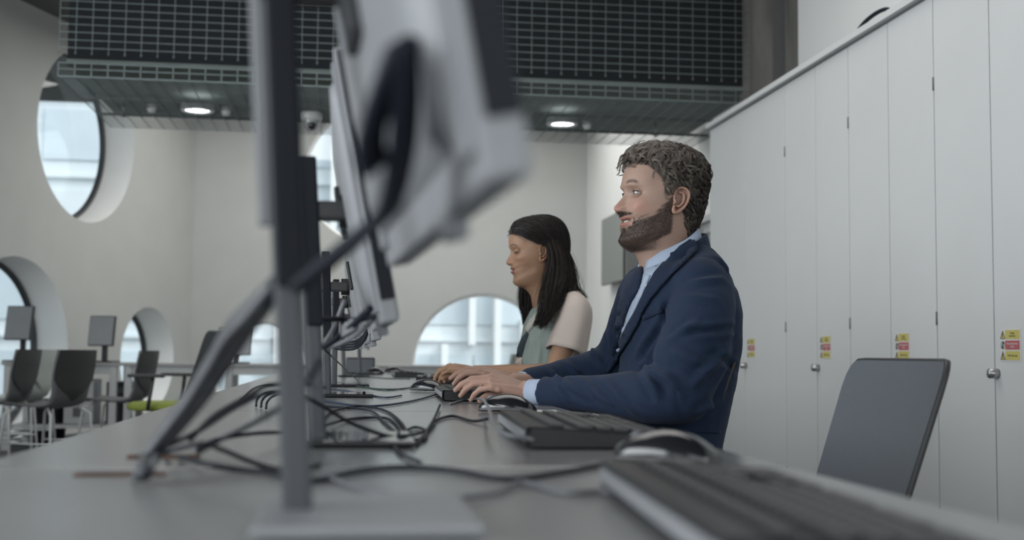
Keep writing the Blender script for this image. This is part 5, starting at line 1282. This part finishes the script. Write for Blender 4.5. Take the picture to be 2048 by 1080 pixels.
# ================================================================ THE WOMAN
M['mint'] = mat('mint_cotton', (.275, .330, .305), .85, noise=.06, nscale=300, bump=.25, bscale=600)
M['peach'] = mat('pale_peach_cotton', (.50, .43, .385), .85, noise=.05, nscale=300, bump=.2, bscale=600)
M['teal'] = mat('dark_teal_cotton', (.030, .050, .058), .85, noise=.1)
M['cream'] = mat('cream_cotton', (.50, .49, .45), .85, noise=.05)
def build_woman():
    rnd = np.random.default_rng(9); Yc = 4.35; bf, bl = body_frame(R(4))
    root = empty('person', (.68, Yc, 0), 'woman with long dark hair in a mint and peach top, looking down at her keyboard', 'person')
    Rm = frame(R(4), R(-7)); s = 1.0; skin = (.310, .180, .112)
    p = dict(fem=True, skin=skin, flush=(.32, .14, .09), lip=(.24, .085, .07), brow=(.014, .010, .009), smile=0, mouth_w=.022, gap=.0008, lid_up=-.30, lid_lo=-.62, lash=(.012, .009, .008), brow_up=.001, scalp=(.012, .009, .008), hl=([-.09, -.06, -.034, -.026, -.020, .006, .014, .030, .045, .060, .075, .088], [.0, .0, .030, .070, .136, .138, .140, .150, .160, .170, .180, .186]))
    parts, hd = head_mesh(p); er = Vector((-.008, .075, .104)); O = at(1087, 507, Yc-.075)-Rm @ (er*s)
    body = [(xf([tuple(v) for v in V], Rm, O, s), F, C) for V, F, C in parts]
    hc = np.array(skin)*1.05
    for w, kn, side, el, Y0, sh in (((938, 744), (899, 736), 1, at(1108, 745, 4.13), 4.42, at(1146, 640, 4.175)), ((952, 742), (913, 735), -1, at(1075, 742, 4.62), 4.60, at(1098, 650, 4.52))):
        W_ = at(w[0], w[1], Y0); d = at(kn[0], kn[1], Y0+.02)-W_
        V, F, nails = hand(W_, d, (-.1, -.25*side, 1), side, .90, [(46, 34, 20), (38, 32, 18), (34, 30, 18), (36, 30, 18)], (5, 0, -4, -9), (28, 24), el, (.022, .033))
        body.append((V, F, np.tile(hc, (len(V), 1))*(1+.04*hashn(V, 70))[:, None])); body.append(nails_mesh(root, nails, (.40, .24, .18)))
        mb = MB(); mb.tube([sh, (sh+el)/2, el], [.042, .038, .034], 20); mb.ell(el, (.034,)*3); V, F = remesh(mb, .006, 3); body.append((V, F, hc))
    inner = MB(); nb = at(1120, 610, Yc); hp = Vector((.68, Yc, .56))
    inner.tube([Vector((O.x+.01, O.y, O.z-.03)), nb], [.040, .045], 20); inner.tube([nb+Vector((0, 0, .01)), (nb+hp)/2, hp], [.062, .075, .09], 24)
    for sh_ in (at(1140, 640, 4.20), at(1098, 650, 4.52)): inner.tube([nb-Vector((0, 0, .02)), sh_], [.036, .034], 16)
    V, F = remesh(inner, .012, 3); body.append((V, F, np.array(skin)))
    V, F, C = join(body); mesh_obj('body', V, F, M['skin'], root, C)
    eye_parts(root, hd['eyes'], Rm, O, s, (0, R(-32)), (.03, .018, .012))
    HV, HN, HF = xf(hd['V'], Rm, O, s), hd['N'] @ np.array(Rm).T, hd['F']
    P, I = weighted_surface_points(HV, HF, hd['brow']*(hd['brow'] > .2), 1100, rnd)
    D = HN[I]*.12+np.array(Rm) @ np.array((-.8, 0, .05))+rnd.normal(size=P.shape)*.12; D /= np.linalg.norm(D, axis=1)[:, None]
    Vb, Fb, Cb = blades(P, D, np.full(len(P), .0045), np.full(len(P), .00022), np.tile((.010, .008, .007), (len(P), 1)), rnd); mesh_obj('eyebrows', Vb, Fb, M['hair'], root, Cb, kind='stuff')
    # ---- scalp hair
    x, y, z = hd['x'], hd['y'], hd['z']; loc = hd['V']
    zh = np.interp(x, [-.09, -.06, -.034, -.026, -.020, .006, .014, .030, .045, .060, .075, .088], [.0, .0, .030, .070, .136, .138, .140, .150, .160, .170, .180, .186])
    msk = np.clip((z-zh)/.003, 0, 1)
    th = (.010+.006*np.clip((z-.14)/.06, 0, 1)+.008*np.clip(-x/.08, 0, 1))*np.clip((z-zh)/.040, .06, 1)
    part_line = .0045*np.exp(-((y-.012)/.004)**2)*np.clip((x+.01)/.03, 0, 1)*(z > .17)
    capV = loc+hd['N']*((th-part_line)*(msk > 0)-.002*(msk <= 0)+.0006*np.sin(np.arctan2(y, z-.10)*60)*(msk > 0))[:, None]
    FF = [f for f in HF if len(f) == 4 and msk[list(f)].min() > 0]+[HF[-1]]; dark = np.array((.0125, .0095, .0085))
    mesh_obj('hair', xf(capV, Rm, O, s), FF, M['hair'], root, np.tile(dark, (len(capV), 1)))
    bv = BVHTree.FromPolygons([Vector(v) for v in loc], [f for f in HF])
    Pn, I = weighted_surface_points(loc, FF[:-1], msk, 1500, rnd); paths = []; m_ = 12
    for k in range(len(Pn)):
        P0 = Vector(Pn[k]); sy = 1 if P0.y > 0.008 else -1; pts = []; Q = P0.copy(); th0 = th[I[k]]; jit = Vector(rnd.normal(size=3)*.10); off = .0005+rnd.random()*.0022
        for q in range(m_):
            c, n, _, _ = bv.find_nearest(Q); tq = min(1, q/4)
            i_t = .010+.006*min(1, max(0, (c.z-.14)/.06))+.008*min(1, max(0, -c.x/.08)); pts.append(c+n*((th0*(1-tq)+max(th0, i_t)*tq)+off))
            tgt = Vector((-.045, sy*.080, .115)) if c.x > -.03 else Vector((-.085, c.y*1.0, .0))
            f = (tgt-c); f = f.normalized()+Vector((-.35, 0, -.10))*(1 if c.z > .15 else .2)+jit; f -= n*f.dot(n); Q = c+f.normalized()*.0095
            if c.z < .03: Q = c+Vector((0, 0, -.004))
        paths.append([tuple(v) for v in pts])
    rad = np.full((len(paths), m_), .0009)*np.linspace(1.1, .5, m_)[None, :]
    Vs, Fs = strands(xf(np.array(paths).reshape(-1, 3), Rm, O, s).reshape(-1, m_, 3), rad); cl = np.repeat(dark*(.7+1.1*rnd.random((len(paths), 1))), m_*3, axis=0)
    mesh_obj('combed_hair', Vs, Fs, M['hair'], root, cl, kind='stuff')
    # ---- falling lengths, combed between guide locks
    near = [[(1091, 480, 4.285), (1098, 515, 4.26), (1094, 552, 4.235), (1086, 588, 4.20), (1078, 625, 4.18), (1064, 651, 4.18)],
            [(1103, 478, 4.275), (1112, 520, 4.245), (1109, 560, 4.215), (1098, 600, 4.18), (1092, 635, 4.165), (1080, 658, 4.165)],
            [(1115, 480, 4.29), (1126, 520, 4.255), (1126, 560, 4.215), (1111, 598, 4.175), (1100, 630, 4.155), (1088, 650, 4.155)],
            [(1124, 482, 4.33), (1137, 522, 4.30), (1141, 555, 4.265), (1138, 577, 4.235), (1120, 600, 4.18), (1104, 626, 4.15)],
            [(1126, 484, 4.37), (1141, 522, 4.35), (1148, 552, 4.335), (1155, 575, 4.325), (1163, 588, 4.32), (1168, 595, 4.315)]]
    far = [[(1052, 545, 4.44), (1040, 572, 4.45), (1041, 605, 4.44), (1046, 635, 4.43), (1047, 664, 4.42)], [(1066, 548, 4.43), (1060, 575, 4.44), (1058, 605, 4.44), (1056, 630, 4.43), (1052, 655, 4.42)],
           [(1078, 550, 4.42), (1077, 572, 4.43), (1072, 600, 4.43), (1062, 628, 4.43), (1055, 648, 4.42)]]
    for nm, gd, cnt in (('long_hair', near, 1500), ('long_hair', far, 550)):
        g_ = np.array([[tuple(at(*q)) for q in r_] for r_ in gd]); g_ = np.array([smooth_rows(r_, 14) for r_ in g_]); m_ = 14; paths = []; rads = []
        u = rnd.random(cnt)*(len(gd)-1.001); lock = rnd.normal(size=(40, 4))
        tq = np.linspace(0, 1, m_)
        for uu in u:
            i = int(uu); f = uu-i; pth = g_[i]*(1-f)+g_[i+1]*f; lk = lock[int(uu*9) % 40]; L = 1-.16*rnd.random() if i < len(gd)-2 or nm != 'long_hair' else 1-.1*rnd.random()
            tt = tq*L*(m_-1); i0 = np.minimum(tt.astype(int), m_-2); ff = (tt-i0)[:, None]; pth = pth[i0]*(1-ff)+pth[i0+1]*ff
            wv = .0075*tq*np.sin(lk[0]*3+tq*(8+lk[1])); off = rnd.normal(size=3)*np.array((.006, .011, .004)); off2 = lk[1:]*.004
            pth = pth+off[None, :]*(.55+.45*np.sin(tq*3.1))[:, None]+off2[None, :]*tq[:, None]; pth[:, 0] += wv
            paths.append(pth); rads.append(.0010*(1.15-.75*tq))
        Vs, Fs = strands(paths, np.array(rads)); cl = np.repeat(np.array((.0140, .0100, .0085))*(.6+1.4*rnd.random((len(paths), 1))), m_*3, axis=0)
        mesh_obj(nm, Vs, Fs, M['hair'], root, cl, kind='stuff')
    fly = []
    for k in range(26):
        a = Vector(at(1138+rnd.normal()*5, 500+rnd.random()*40, 4.34)); b = Vector(at(1150+rnd.normal()*6, 545+rnd.random()*30, 4.33)); fly.append([tuple(a), tuple(a.lerp(b, .4)+Vector((.014*rnd.random(), 0, 0))), tuple(b+Vector((.012*rnd.random(), 0, 0))), tuple(b+Vector((.004, 0, -.03)))])
    fl = np.array([smooth_rows(f_, 10) for f_ in fly]); Vs, Fs = strands(fl, np.full((26, 10), .0004)); mesh_obj('stray_hair', Vs, Fs, M['hair'], root, np.tile(dark, (len(Vs), 1)), kind='stuff')
    # ---- top
    mb = MB(); rings(mb, [(at(px, py, Yc), a, b) for px, py, a, b in ((1110, 800, .13, .17), (1104, 760, .110, .140), (1098, 722, .106, .135), (1101, 685, .108, .138), (1108, 650, .108, .145), (1116, 622, .098, .140), (1122, 602, .080, .122), (1122, 588, .055, .085), (1116, 578, .042, .050))], bf, bl)
    mb.ell(at(1143, 622, 4.22), (.055, .055, .055)); mb.ell(at(1105, 622, 4.50), (.055, .055, .055)); V, F = remesh(mb, .006, 8); N = vnormals(V, F); bv1 = bvh_of(V, F)
    def on(px, py):
        h = bv1.ray_cast(CAM, ray(px, py).normalized(), 9)[0]; return h if h is not None else at(px, py, Yc)
    fo = [((1062, 670), (1055, 745), .006, .010), ((1080, 680), (1074, 748), .005, .010), ((1092, 640), (1070, 690), .004, .012), ((1100, 600), (1075, 660), .004, .008)]
    V = cloth_folds(V, N, [([on(a[0]+(b[0]-a[0])*q/5, a[1]+(b[1]-a[1])*q/5) for q in range(6)], amp, sg) for a, b, amp, sg in fo])
    mesh_obj('top', V, F, M['mint'], root); bv1 = bvh_of(V, F)
    for a0, a1, a2, a3, r in ((at(1138, 600, 4.23), at(1150, 622, 4.20), at(1143, 660, 4.18), at(1131, 704, 4.165), (.045, .062, .066, .071)), (at(1108, 605, 4.46), at(1108, 622, 4.52), at(1100, 660, 4.54), at(1088, 700, 4.545), (.045, .060, .064, .068))):
        sl = MB(); sl.tube([a0, a1, a2, a3], list(r), 32, 6, caps=False); Vv = np.array([tuple(v) for v in sl.v]); nr_ = len(Vv)//32; Nn = vnormals(Vv, sl.f)
        ang = np.tile(np.arange(32)/32*2*math.pi, nr_); tt = np.repeat(np.linspace(0, 1, nr_), 32); Vv += Nn*(.0040*tt*np.sin(ang*5+1)+.003*tt*np.sin(ang*3+4))[:, None]
        cap = MB(); o = mesh_obj('sleeve', Vv, sl.f, M['peach'], root); sd = o.modifiers.new('s', 'SOLIDIFY'); sd.thickness = .003
    Vp, Fp = drape([(1112, 584), (1128, 577), (1144, 574), (1160, 586), (1172, 600), (1160, 612), (1140, 604), (1124, 602), (1114, 620), (1108, 645), (1104, 640), (1108, 606)], bv1, .004, 6, thick=.004); mesh_obj('yoke', Vp, Fp, M['peach'], root)
    for nm, poly, m_, lf in (('front_stripe', [(1054, 664), (1058, 668), (1050, 690), (1044, 714), (1034, 714), (1036, 696), (1044, 676)], 'teal', .004), ('front_patch', [(1034, 715), (1045, 715), (1044, 760), (1030, 760), (1030, 735)], 'peach', .004), ('neckline', [(1060, 640), (1076, 622), (1084, 604), (1090, 610), (1080, 636), (1068, 652), (1056, 664), (1050, 660)], 'cream', .004)):
        Vp, Fp = drape(poly, bv1, lf, 5, thick=.004)
        if len(Vp): mesh_obj(nm, Vp, Fp, M[m_], root)
    legs(root, Vector((.68, Yc, .575)), bf, bl, .30)
build_woman()
